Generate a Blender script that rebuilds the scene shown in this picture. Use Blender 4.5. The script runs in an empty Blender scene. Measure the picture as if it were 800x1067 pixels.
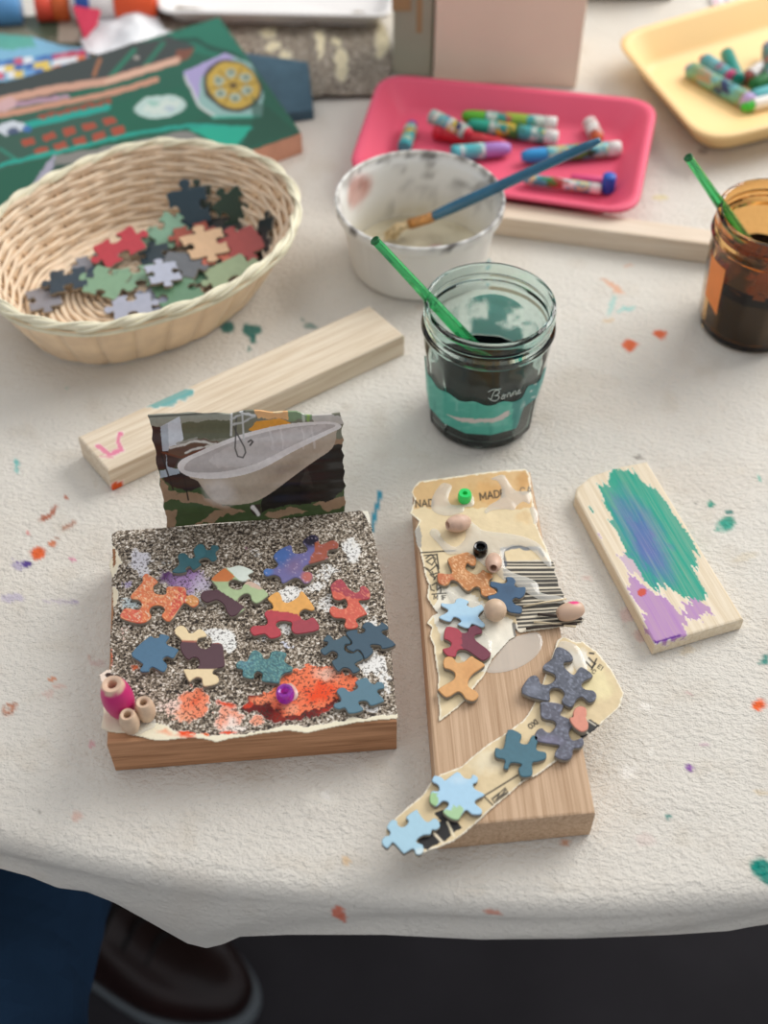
import bpy, math, random
import numpy as np
from mathutils import Vector, Matrix
from mathutils.geometry import delaunay_2d_cdt
random.seed(7)
RS = np.random.RandomState(11)
SC = bpy.context.scene
COL = SC.collection
LIFT = 0.75                      # height of the table surface above the floor
# ------------------------------------------------------------------ camera model (table surface = 0 while building)
F = 1250.0; TH = math.radians(49.0); H = 0.48
CT, ST = math.cos(TH), math.sin(TH)
def P(px, py, h=0.0):
    a = (px-400)/F; b = (533.5-py)/F
    dx, dy, dz = a, CT + b*ST, -ST + b*CT
    t = (h-H)/dz
    return Vector((dx*t, dy*t, h))
def PN(px, py, h=0.0):
    a = (np.asarray(px, float)-400)/F; b = (533.5-np.asarray(py, float))/F
    dy = CT+b*ST; dz = -ST+b*CT; t = (h-H)/dz
    return a*t, dy*t
def proj(x, y, z):
    dz = z-H
    d = y*CT - dz*ST
    u = y*ST + dz*CT
    return 400+F*x/d, 533.5-F*u/d
def zat(Y, py):                  # height above Y (world) that shows at row py
    k = (533.5-py)/F
    # (Y*ST+dz*CT) = k*(Y*CT-dz*ST)
    dz = Y*(k*CT-ST)/(CT+k*ST)
    return H+dz
# ------------------------------------------------------------------ colour
def lin(v):
    v = v/255.0
    return v/12.92 if v <= 0.04045 else ((v+0.055)/1.055)**2.4
def hx(s, k=1.0):
    s = s.lstrip('#')
    return tuple(min(1.0, lin(int(s[i:i+2], 16))*k) for i in (0, 2, 4))
# ------------------------------------------------------------------ numpy noise
_T = RS.rand(256, 256)
def vnoise(x, y):
    xi = np.floor(x).astype(int); yi = np.floor(y).astype(int)
    fx = x-xi; fy = y-yi
    fx = fx*fx*(3-2*fx); fy = fy*fy*(3-2*fy)
    a = _T[xi & 255, yi & 255]; b = _T[(xi+1) & 255, yi & 255]
    c = _T[xi & 255, (yi+1) & 255]; d = _T[(xi+1) & 255, (yi+1) & 255]
    return (a*(1-fx)+b*fx)*(1-fy)+(c*(1-fx)+d*fx)*fy
def fbm(x, y, o=3):
    s = 0; a = 0.5; t = 0
    for i in range(o):
        s = s+a*vnoise(x*2**i+17.3*i, y*2**i+5.1*i); t += a; a *= 0.5
    return s/t
def inpoly(X, Y, pts):
    r = np.zeros(X.shape, bool); n = len(pts)
    for i in range(n):
        x0, y0 = pts[i]; x1, y1 = pts[(i+1) % n]
        if y0 == y1: continue
        c = (y0 > Y) != (y1 > Y)
        r ^= c & (X < (x1-x0)*(Y-y0)/(y1-y0)+x0)
    return r
def segdist(X, Y, pts, closed=False):
    d = np.full(X.shape, 1e9); n = len(pts)
    for i in range(n if closed else n-1):
        x0, y0 = pts[i]; x1, y1 = pts[(i+1) % n]
        dx, dy = x1-x0, y1-y0; L = dx*dx+dy*dy+1e-12
        t = np.clip(((X-x0)*dx+(Y-y0)*dy)/L, 0, 1)
        d = np.minimum(d, np.hypot(X-x0-t*dx, Y-y0-t*dy))
    return d
class Canvas:
    """colour and a second amount (alpha), per vertex"""
    def __init__(s, X, Y, base, a=0.0):
        s.X = np.asarray(X, float); s.Y = np.asarray(Y, float)
        s.C = np.tile(np.array(hx(base)), (len(s.X), 1)); s.A = np.full(len(s.X), a)
    def warp(s, amp, f):
        if not amp: return s.X, s.Y
        return s.X+amp*2*(fbm(s.X*f+3, s.Y*f+9)-.5), s.Y+amp*2*(fbm(s.X*f+40, s.Y*f+71)-.5)
    def put(s, m, col, al=1.0, a=None):
        m = np.clip(m, 0, 1)*al
        c = np.array(hx(col) if isinstance(col, str) else col)
        s.C = s.C*(1-m[:, None])+c*m[:, None]
        if a is not None: s.A = s.A*(1-m)+a*m
    def poly(s, pts, col, al=1.0, w=0, f=.15, a=None):
        X, Y = s.warp(w, f); s.put(inpoly(X, Y, pts).astype(float), col, al, a)
    def ell(s, cx, cy, rx, ry, col, al=1.0, ang=0, w=0, f=.15, a=None, soft=.08):
        X, Y = s.warp(w, f); t = math.radians(ang)
        u = ((X-cx)*math.cos(t)+(Y-cy)*math.sin(t))/rx; v = (-(X-cx)*math.sin(t)+(Y-cy)*math.cos(t))/ry
        s.put((1-np.hypot(u, v))/soft, col, al, a)
    def line(s, pts, wd, col, al=1.0, w=0, f=.15, a=None):
        X, Y = s.warp(w, f); s.put((wd/2+.5-segdist(X, Y, pts)), col, al, a)
    def mottle(s, amt, f):
        n = fbm(s.X*f, s.Y*f, 3)-.5
        s.C = np.clip(s.C*(1+amt*2*n[:, None]), 0, 1)
    def rgba(s): return np.column_stack([s.C, s.A])
# ------------------------------------------------------------------ materials
MATS = {}
def newmat(name):
    m = bpy.data.materials.new(name); m.use_nodes = True
    return m, m.node_tree, m.node_tree.nodes['Principled BSDF']
def N(nt, t, **k):
    n = nt.nodes.new(t)
    for a, b in k.items(): setattr(n, a, b)
    return n
def setin(n, **k):
    for a, b in k.items(): n.inputs[a.replace('_', ' ')].default_value = b
def bump(nt, b, scale, strength, dist=0.001, src=None, detail=3, prev=None, vec=None):
    if src is None:
        no = N(nt, 'ShaderNodeTexNoise'); setin(no, Scale=scale, Detail=detail)
        if vec is not None: nt.links.new(vec, no.inputs['Vector'])
        else:
            tc = N(nt, 'ShaderNodeTexCoord'); nt.links.new(tc.outputs['Object'], no.inputs['Vector'])
        src = no.outputs['Fac']
    bp = N(nt, 'ShaderNodeBump'); setin(bp, Strength=strength, Distance=dist)
    nt.links.new(src, bp.inputs['Height'])
    if prev is not None: nt.links.new(prev.outputs['Normal'], bp.inputs['Normal'])
    nt.links.new(bp.outputs['Normal'], b.inputs['Normal'])
    return bp
def plain(name, col, rough=.6, spec=.4, bs=0, bstr=.3, bd=.0005, var=0, vs=60, coat=0, metal=0, sss=0):
    if name in MATS: return MATS[name]
    m, nt, b = newmat(name)
    c = hx(col) if isinstance(col, str) else col
    setin(b, Base_Color=(*c, 1), Roughness=rough, Metallic=metal)
    b.inputs['Specular IOR Level'].default_value = spec
    b.inputs['Coat Weight'].default_value = coat
    if sss:
        b.inputs['Subsurface Weight'].default_value = sss; b.inputs['Subsurface Radius'].default_value = (.004, .003, .002)
    if var:
        tc = N(nt, 'ShaderNodeTexCoord'); no = N(nt, 'ShaderNodeTexNoise'); setin(no, Scale=vs, Detail=4)
        nt.links.new(tc.outputs['Object'], no.inputs['Vector'])
        r = N(nt, 'ShaderNodeValToRGB')
        r.color_ramp.elements[0].position = .3; r.color_ramp.elements[1].position = .7
        r.color_ramp.elements[0].color = (*[max(0, x*(1-var)) for x in c], 1)
        r.color_ramp.elements[1].color = (*[min(1, x*(1+var)) for x in c], 1)
        nt.links.new(no.outputs['Fac'], r.inputs['Fac']); nt.links.new(r.outputs['Color'], b.inputs['Base Color'])
    if bs: bump(nt, b, bs, bstr, bd)
    MATS[name] = m; return m
def vcol(name, rough=.6, spec=.4, bs=0, bstr=.3, bd=.0005, coat=0, alpha=False, trans=0):
    if name in MATS: return MATS[name]
    m, nt, b = newmat(name)
    at = N(nt, 'ShaderNodeAttribute', attribute_name='Col')
    nt.links.new(at.outputs['Color'], b.inputs['Base Color'])
    setin(b, Roughness=rough); b.inputs['Specular IOR Level'].default_value = spec
    b.inputs['Coat Weight'].default_value = coat; b.inputs['Coat Roughness'].default_value = .12
    if alpha: nt.links.new(at.outputs['Alpha'], b.inputs['Alpha'])
    if bs: bump(nt, b, bs, bstr, bd)
    MATS[name] = m; return m
def wood(name, c1, c2, ang=0.0, gs=180, long=9, rough=.6, dark=None, mixcol=False, bstr=.25):
    """grain running along the direction ang (degrees from +X, in plan)"""
    if name in MATS: return MATS[name]
    m, nt, b = newmat(name)
    tc = N(nt, 'ShaderNodeTexCoord'); mp = N(nt, 'ShaderNodeMapping', vector_type='TEXTURE')
    mp.inputs['Rotation'].default_value = (0, 0, math.radians(ang))
    nt.links.new(tc.outputs['Object'], mp.inputs['Vector'])
    m2 = N(nt, 'ShaderNodeMapping'); m2.inputs['Scale'].default_value = (long, gs, gs)
    nt.links.new(mp.outputs['Vector'], m2.inputs['Vector'])
    n1 = N(nt, 'ShaderNodeTexNoise'); setin(n1, Scale=1.0, Detail=5, Roughness=.6, Distortion=.6)
    nt.links.new(m2.outputs['Vector'], n1.inputs['Vector'])
    m3 = N(nt, 'ShaderNodeMapping'); m3.inputs['Scale'].default_value = (long*2, gs*4, gs*4)
    nt.links.new(mp.outputs['Vector'], m3.inputs['Vector'])
    n2 = N(nt, 'ShaderNodeTexNoise'); setin(n2, Scale=1.0, Detail=3)
    nt.links.new(m3.outputs['Vector'], n2.inputs['Vector'])
    ad = N(nt, 'ShaderNodeMath', operation='MULTIPLY_ADD'); ad.inputs[1].default_value = .35
    nt.links.new(n2.outputs['Fac'], ad.inputs[0]); 
    mu = N(nt, 'ShaderNodeMath', operation='MULTIPLY'); mu.inputs[1].default_value = .65
    nt.links.new(n1.outputs['Fac'], mu.inputs[0]); nt.links.new(mu.outputs[0], ad.inputs[2])
    r = N(nt, 'ShaderNodeValToRGB'); e = r.color_ramp.elements
    e[0].position = .36; e[0].color = (*hx(c2), 1); e[1].position = .6; e[1].color = (*hx(c1), 1)
    if dark: 
        q = e.new(.3); q.color = (*hx(dark), 1)
    nt.links.new(ad.outputs[0], r.inputs['Fac'])
    out = r.outputs['Color']
    if mixcol:
        at = N(nt, 'ShaderNodeAttribute', attribute_name='Col')
        mx = N(nt, 'ShaderNodeMix', data_type='RGBA')
        mul = N(nt, 'ShaderNodeMath', operation='MULTIPLY_ADD'); mul.use_clamp = True   # grain shows through thin paint
        s1 = N(nt, 'ShaderNodeMath', operation='SUBTRACT'); s1.inputs[1].default_value = .55
        nt.links.new(ad.outputs[0], s1.inputs[0])
        pass
        nt.links.new(s1.outputs[0], mul.inputs[0]); mul.inputs[1].default_value = .9
        nt.links.new(at.outputs['Alpha'], mul.inputs[2])
        m4 = N(nt, 'ShaderNodeMath', operation='MULTIPLY'); m4.use_clamp = True
        g = N(nt, 'ShaderNodeMath', operation='MULTIPLY'); g.inputs[1].default_value = 3; g.use_clamp = True
        nt.links.new(at.outputs['Alpha'], g.inputs[0])
        nt.links.new(mul.outputs[0], m4.inputs[0]); nt.links.new(g.outputs[0], m4.inputs[1])
        nt.links.new(m4.outputs[0], mx.inputs[0]); nt.links.new(out, mx.inputs[6]); nt.links.new(at.outputs['Color'], mx.inputs[7])
        out = mx.outputs[2]
    nt.links.new(out, b.inputs['Base Color'])
    setin(b, Roughness=rough); b.inputs['Specular IOR Level'].default_value = .3
    bump(nt, b, 1, bstr, .0003, src=ad.outputs[0])
    MATS[name] = m; return m
def clear(name, col, rough=.03, ior=1.45, tr=1.0):
    if name in MATS: return MATS[name]
    m, nt, b = newmat(name)
    setin(b, Base_Color=(*(hx(col) if isinstance(col, str) else col), 1), Roughness=rough, IOR=ior)
    b.inputs['Transmission Weight'].default_value = tr
    MATS[name] = m; return m
# ------------------------------------------------------------------ objects
LOC = {}
def _link(name, me, loc, parent):
    o = bpy.data.objects.new(name, me); COL.objects.link(o)
    if parent is not None:
        o.parent = parent; o.location = Vector(loc)-LOC[parent.name]
    else: o.location = loc
    LOC[o.name] = Vector(loc); return o
def mesh(name, V, Fc, mats, parent=None, loc=None, smooth=True, cols=None, mi=None, auto=None):
    """V are build-space points; the object sits at loc (its parent's place by default)"""
    V = np.array([tuple(v) for v in V], float) if not isinstance(V, np.ndarray) else V
    if loc is None:
        if parent is not None: loc = LOC[parent.name]
        else: loc = Vector((V[:, 0].mean(), V[:, 1].mean(), V[:, 2].min()))
    me = bpy.data.meshes.new(name)
    W = V-np.array(tuple(loc))
    me.from_pydata(W.tolist() if len(W) < 200 else W, [], Fc)
    if not isinstance(mats, (list, tuple)): mats = [mats]
    for m in mats: me.materials.append(m)
    if mi is not None: me.polygons.foreach_set('material_index', np.asarray(mi, dtype=np.int32))
    me.polygons.foreach_set('use_smooth', np.full(len(me.polygons), bool(smooth)))
    if cols is not None:
        a = me.color_attributes.new('Col', 'FLOAT_COLOR', 'POINT')
        a.data.foreach_set('color', np.asarray(cols, dtype=np.float32).ravel())
    me.update(); me.validate()
    if auto: 
        me.set_sharp_from_angle(angle=math.radians(auto))
    return _link(name, me, loc, parent)
def tag(o, label=None, cat=None, group=None, kind=None):
    if label: o['label'] = label
    if cat: o['category'] = cat
    if group: o['group'] = group
    if kind: o['kind'] = kind
    return o
def thing(name, label, cat, loc, group=None):
    o = bpy.data.objects.new(name, None); COL.objects.link(o); o.location = loc; o.empty_display_size = .02
    LOC[o.name] = Vector(loc); return tag(o, label, cat, group)
def bevelmod(o, w, seg=2):
    b = o.modifiers.new('edge', 'BEVEL'); b.width = w; b.segments = seg; b.limit_method = 'ANGLE'; b.angle_limit = math.radians(35)
    return o
def solid(o, t):
    s = o.modifiers.new('thickness', 'SOLIDIFY'); s.thickness = t; s.offset = -1; return o
def prism(quad, h0, h1):
    """quad: world xy list; returns V,F of the prism"""
    n = len(quad)
    V = [(p[0], p[1], h0) for p in quad]+[(p[0], p[1], h1) for p in quad]
    a = sum(quad[i][0]*quad[(i+1) % n][1]-quad[(i+1) % n][0]*quad[i][1] for i in range(n))
    Fc = [tuple(range(n))[::-1], tuple(range(n, 2*n))]+[(i, (i+1) % n, n+(i+1) % n, n+i) for i in range(n)]
    if a < 0: Fc = [f[::-1] for f in Fc]
    return V, Fc
def frames(pts, closed, up=None):
    pts = [Vector(p) for p in pts]; n = len(pts); T = []
    for i in range(n):
        if closed: t = pts[(i+1) % n]-pts[i-1]
        else: t = pts[min(i+1, n-1)]-pts[max(i-1, 0)]
        T.append(t.normalized())
    out = []; prev = None
    for t in T:
        u = Vector(up) if up is not None else (prev if prev is not None else (Vector((0, 0, 1)) if abs(t.z) < .9 else Vector((1, 0, 0))))
        a = (u-t*u.dot(t)).normalized(); b = t.cross(a); prev = a
        out.append((a, b))
    return pts, out
def tube(pts, r, seg=10, closed=False, up=None, flat=1.0, V=None, Fc=None, caps=True):
    """r: radius or list; flat scales the section across 'up'"""
    V = [] if V is None else V; Fc = [] if Fc is None else Fc
    pts, fr = frames(pts, closed, up); n = len(pts); b0 = len(V)
    R = r if isinstance(r, (list, tuple, np.ndarray)) else [r]*n
    for p, (a, b), rr in zip(pts, fr, R):
        for k in range(seg):
            t = 2*math.pi*k/seg
            V.append(tuple(p+a*(rr*math.cos(t))+b*(rr*flat*math.sin(t))))
    for i in range(n if closed else n-1):
        j = (i+1) % n
        for k in range(seg):
            k2 = (k+1) % seg
            Fc.append((b0+i*seg+k, b0+i*seg+k2, b0+j*seg+k2, b0+j*seg+k))
    if caps and not closed:
        Fc.append(tuple(b0+k for k in range(seg))[::-1]); Fc.append(tuple(b0+(n-1)*seg+k for k in range(seg)))
    return V, Fc
def lathe(prof, c, axis=(0, 0, 1), seg=32, close=False, rfun=None):
    """prof: (r, z) along axis from c"""
    ax = Vector(axis).normalized(); u = Vector((1, 0, 0)) if abs(ax.x) < .8 else Vector((0, 1, 0))
    u = (u-ax*u.dot(ax)).normalized(); w = ax.cross(u); c = Vector(c); V = []; Fc = []
    for (r, z) in prof:
        for k in range(seg):
            t = 2*math.pi*k/seg
            rr = r if rfun is None else rfun(r, z, t)
            V.append(tuple(c+ax*z+u*(rr*math.cos(t))+w*(rr*math.sin(t))))
    n = len(prof)
    for i in range(n if close else n-1):
        j = (i+1) % n
        for k in range(seg):
            k2 = (k+1) % seg
            Fc.append((i*seg+k, i*seg+k2, j*seg+k2, j*seg+k))
    if not close:
        if prof[0][0] > 1e-6: Fc.append(tuple(range(seg))[::-1])
        if prof[-1][0] > 1e-6: Fc.append(tuple((n-1)*seg+k for k in range(seg)))
    return V, Fc
def smoothp(pts, sub=3, closed=True):
    n = len(pts); out = []
    for i in range(n if closed else n-1):
        p0 = pts[i-1] if (closed or i) else pts[0]; p1 = pts[i]; p2 = pts[(i+1) % n]; p3 = pts[(i+2) % n] if (closed or i+2 < n) else p2
        for s in range(sub):
            t = s/sub
            out.append(tuple(.5*((2*p1[k])+(-p0[k]+p2[k])*t+(2*p0[k]-5*p1[k]+4*p2[k]-p3[k])*t*t+(-p0[k]+3*p1[k]-3*p2[k]+p3[k])*t**3) for k in (0, 1)))
    if not closed: out.append(tuple(pts[-1]))
    return out
def area(p): return sum(p[i][0]*p[(i+1) % len(p)][1]-p[(i+1) % len(p)][0]*p[i][1] for i in range(len(p)))/2
def offset(p, d):
    n = len(p); out = []
    for i in range(n):
        a = Vector(p[i-1]); b = Vector(p[i]); c = Vector(p[(i+1) % n])
        t = (c-a); 
        if t.length < 1e-9: out.append(tuple(b)); continue
        t.normalize(); out.append((b.x-t.y*d, b.y+t.x*d))
    return out
def fill(outline, step):
    """triangulated fill of a CCW world-space outline with inner points"""
    xs = [q[0] for q in outline]; ys = [q[1] for q in outline]
    gx = np.arange(min(xs), max(xs), step); gy = np.arange(min(ys), max(ys), step)
    X, Y = np.meshgrid(gx, gy); X = X.ravel()+0.13*step; Y = Y.ravel()+.07*step
    ins = inpoly(X, Y, outline) & (segdist(X, Y, outline, True) > step*.55)
    pts = [Vector(q) for q in outline]+[Vector((a, b)) for a, b in zip(X[ins], Y[ins])]
    r = delaunay_2d_cdt(pts, [], [list(range(len(outline)))], 1, 1e-7)
    return r[0], r[2]
def piece_geo(out, zt, th, paint, bev=.00035, step=.0006, side='#8f8577', flip=None):
    """puzzle piece: top at zt; out is CCW world outline; paint(px,py)->rgba"""
    if area(out) < 0: out = out[::-1]
    inn = offset(out, bev)
    v2, f2 = fill(inn, step)
    V = [(a.x, a.y, zt) for a in v2]; Fc = [tuple(f) for f in f2]; nt = len(V)
    mi = [0]*len(Fc)
    n = len(out); b = len(V)
    V += [(x, y, zt) for x, y in inn]+[(x, y, zt-bev) for x, y in out]+[(x, y, zt-th) for x, y in out]
    for i in range(n):
        j = (i+1) % n
        Fc.append((b+n+i, b+n+j, b+j, b+i)); mi.append(0)
        Fc.append((b+2*n+i, b+2*n+j, b+n+j, b+n+i)); mi.append(1)
    Fc.append(tuple(b+2*n+i for i in range(n))[::-1]); mi.append(1)
    V = np.array(V); px, py = proj(V[:, 0], V[:, 1], V[:, 2])
    cv = paint(px, py)
    return V, Fc, mi, cv
MPRINT = vcol('printed_card_face', rough=.33, spec=.5, bs=500, bstr=.12, bd=.0004, coat=.25)
MEDGE = plain('grey_card_edge', '#8c8375', .8, var=.15, vs=400)
def traced(ox, oy, s, pts): return [(ox+x/s, oy+y/s) for x, y in pts]
def puzzle(parent, outpx, zt, paint, label, th=.0024, name='puzzle_piece', sub=3):
    sp = smoothp(outpx, sub)
    X, Y = PN([q[0] for q in sp], [q[1] for q in sp], zt)
    V, Fc, mi, cv = piece_geo(list(zip(X, Y)), zt, th, paint)
    o = mesh(name, V, Fc, [MPRINT, MEDGE], parent, smooth=True, cols=cv.rgba(), mi=mi, auto=50)
    if label: o['label'] = label
    return o
def sheet(name, polypx, h, step, paint, mat, parent=None, z=None, thick=.0003, loc=None):
    """torn flat paper: fine grid cut to the outline"""
    X, Y = PN([q[0] for q in polypx], [q[1] for q in polypx], h)
    gx = np.arange(X.min()-step, X.max()+step, step); gy = np.arange(Y.min()-step, Y.max()+step, step)
    GX, GY = np.meshgrid(gx, gy); nx, ny = len(gx), len(gy)
    GX = GX.ravel(); GY = GY.ravel()
    px, py = proj(GX, GY, np.full(GX.shape, h))
    ins = inpoly(px+.9*(fbm(px*.5, py*.5)-.5), py+.9*(fbm(px*.5+9, py*.5+4)-.5), polypx)
    idx = np.arange(nx*ny).reshape(ny, nx)
    a, b, c, d = idx[:-1, :-1].ravel(), idx[:-1, 1:].ravel(), idx[1:, 1:].ravel(), idx[1:, :-1].ravel()
    ok = (ins[a].astype(int)+ins[b]+ins[c]+ins[d]) >= 2
    Fq = np.column_stack([a, b, c, d])[ok]
    used = np.unique(Fq); re = np.full(nx*ny, -1); re[used] = np.arange(len(used)); Fq = re[Fq]
    GX, GY, px, py = GX[used], GY[used], px[used], py[used]
    Z = np.full(GX.shape, h) if z is None else h+z(GX, GY, px, py)
    cv = paint(px, py)
    o = mesh(name, np.column_stack([GX, GY, Z]), Fq.tolist(), mat, parent, loc=loc, smooth=True, cols=cv.rgba())
    return solid(o, thick) if thick else o
def blob(name, outpx, h, hmax, mat, parent, step=.0008, k=.5, label=None):
    """puddle of glue or paint with a rounded edge"""
    sp = smoothp(outpx, 3); X, Y = PN([q[0] for q in sp], [q[1] for q in sp], h)
    out = list(zip(X, Y)); out = out if area(out) > 0 else out[::-1]
    v2, f2 = fill(out, step)
    x = np.array([v.x for v in v2]); y = np.array([v.y for v in v2]); d = segdist(x, y, out, True)
    z = h+.00005+hmax*(1-np.exp(-d*k/hmax))*(.75+.5*fbm(x*400, y*400))
    o = mesh(name, np.column_stack([x, y, z]), [tuple(f) for f in f2], mat, parent)
    if label: o['label'] = label
    return o
# ================================================================== camera, light, world
cam = bpy.data.cameras.new('camera'); co = bpy.data.objects.new('camera', cam); COL.objects.link(co)
co.location = (0, 0, H); co.rotation_euler = (math.radians(90)-TH, 0, 0)
cam.sensor_fit = 'VERTICAL'; cam.sensor_height = 36.0; cam.sensor_width = 27.0; cam.lens = F/1067*36.0
cam.clip_start = .01; cam.clip_end = 50
cam.dof.use_dof = True; cam.dof.focus_distance = .565; cam.dof.aperture_fstop = 5.6; cam.dof.aperture_blades = 0
SC.camera = co
w = bpy.data.worlds.new('room_daylight'); SC.world = w; w.use_nodes = True
bg = w.node_tree.nodes['Background']; bg.inputs[0].default_value = (.93, .95, 1, 1); bg.inputs[1].default_value = .50
def area_light(name, loc, target, sx, sy, power, col):
    l = bpy.data.lights.new(name, 'AREA'); l.shape = 'RECTANGLE'; l.size = sx; l.size_y = sy; l.energy = power; l.color = col
    o = bpy.data.objects.new(name, l); COL.objects.link(o); o.location = loc
    o.rotation_euler = (Vector(target)-Vector(loc)).to_track_quat('-Z', 'Y').to_euler(); return o
area_light('window_light', (1.5, 1.7, 1.35), (0, .45, 0), 1.6, 1.3, 50, (1, .975, .94))
area_light('ceiling_light', (-.3, .9, 1.9), (0, .5, 0), 1.6, 1.6, 7, (1, .97, .93))
SC.view_settings.view_transform = 'Standard'; SC.view_settings.look = 'None'
SC.view_settings.exposure = 0.07; SC.view_settings.gamma = 1.0; SC.view_settings.use_curve_mapping = False
SC.cycles.max_bounces = 14; SC.cycles.transmission_bounces = 14; SC.cycles.transparent_max_bounces = 12
# ================================================================== floor and table
fl = mesh('floor', [(-2.2, -1.5, -LIFT), (2.2, -1.5, -LIFT), (2.2, 2.6, -LIFT), (-2.2, 2.6, -LIFT)], [(0, 1, 2, 3)],
          plain('dark_floor', '#3b383c', .62, .3, bs=30, bstr=.1, var=.22, vs=6), loc=(0, 0, -LIFT)); tag(fl, kind='structure')
EDGE = [(-900, 560), (-500, 690), (-200, 800), (0, 856), (100, 882), (200, 900), (300, 911), (400, 917), (500, 924), (600, 928), (700, 923), (800, 915), (1000, 895), (1300, 850), (1700, 760)]
HEM = [(-900, 700), (-500, 800), (-200, 865), (-100, 890), (0, 905), (30, 913), (60, 925), (90, 929), (120, 941), (165, 966), (195, 983), (215, 988), (232, 984), (250, 976), (300, 974), (400, 974), (500, 979), (600, 978), (700, 974), (760, 970), (780, 966), (800, 963), (900, 958), (1300, 900), (1700, 820)]
ex, ey = PN([e[0] for e in EDGE], [e[1] for e in EDGE], 0)
def yedge(X): return np.interp(X, ex, ey)
def build_cloth():
    xs = np.concatenate([np.linspace(-.95, -.36, 30)[:-1], np.arange(-.36, .36, .0014), np.linspace(.36, .95, 30)])
    sm = np.concatenate([np.linspace(1.08, .80, 12)[:-1], np.arange(.80, 0, -.0014)])
    k = np.linspace(0, 1, 22)[1:]
    nx = len(xs); ye = yedge(xs); ye = np.convolve(np.pad(ye, 20, 'edge'), np.ones(41)/41, 'valid')
    R = .009
    X = np.tile(xs, (len(sm), 1)); Y = ye[None, :]+sm[:, None]; Z = np.zeros_like(X)
    Y = np.where(sm[:, None] > .8, np.minimum(Y, 1.3), Y)
    # soft dents, never above the surface level
    n = fbm(X*16+5, Y*16+3, 3)+.55*fbm(X*45, Y*60, 2)
    Z = -(.0011*np.clip(1.15-n, 0, 1))
    a = k*math.pi/2
    X2 = np.tile(xs, (len(k), 1)); Y2 = ye[None, :]-R*np.sin(a)[:, None]; Z2 = np.tile((-R*(1-np.cos(a)))[:, None], (1, nx))-.0008
    # hanging part down to the hem
    yh = ye-R-.001-.002*np.sin(xs*23+1)
    zh = np.full(nx, -.08)
    for _ in range(6):
        px, _y = proj(xs, yh, zh)
        hy = np.interp(px, [h[0] for h in HEM], [h[1] for h in HEM])
        zh = zat(yh, hy)
    zh = np.minimum(zh, -R-.006)
    q = np.linspace(0, 1, 36)[1:]
    X3 = np.tile(xs, (len(q), 1)); z0 = -R-.0008
    Z3 = z0+(zh-z0)[None, :]*q[:, None]
    Y3 = (ye-R)[None, :]+(yh-(ye-R))[None, :]*q[:, None]
    Y3 += (.0022*np.sin(X3*38+q[:, None]*2.2)+.003*(fbm(X3*30, Z3*30+4)-.5))*np.sin(q*3.14)[:, None]
    X = np.vstack([X, X2, X3]); Y = np.vstack([Y, Y2, Y3]); Z = np.vstack([Z, Z2, Z3])
    m, nn = X.shape; idx = np.arange(m*nn).reshape(m, nn)
    Fq = np.column_stack([idx[:-1, :-1].ravel(), idx[1:, :-1].ravel(), idx[1:, 1:].ravel(), idx[:-1, 1:].ravel()])
    V = np.column_stack([X.ravel(), Y.ravel(), Z.ravel()])
    px, py = proj(V[:, 0], V[:, 1], V[:, 2])
    far = V[:, 1] > 1.25
    c = Canvas(px, py, '#ddd8ce'); s = Stain(c)
    c.C[far] = hx('#dcd5ca')
    return V, Fq, c
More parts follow.
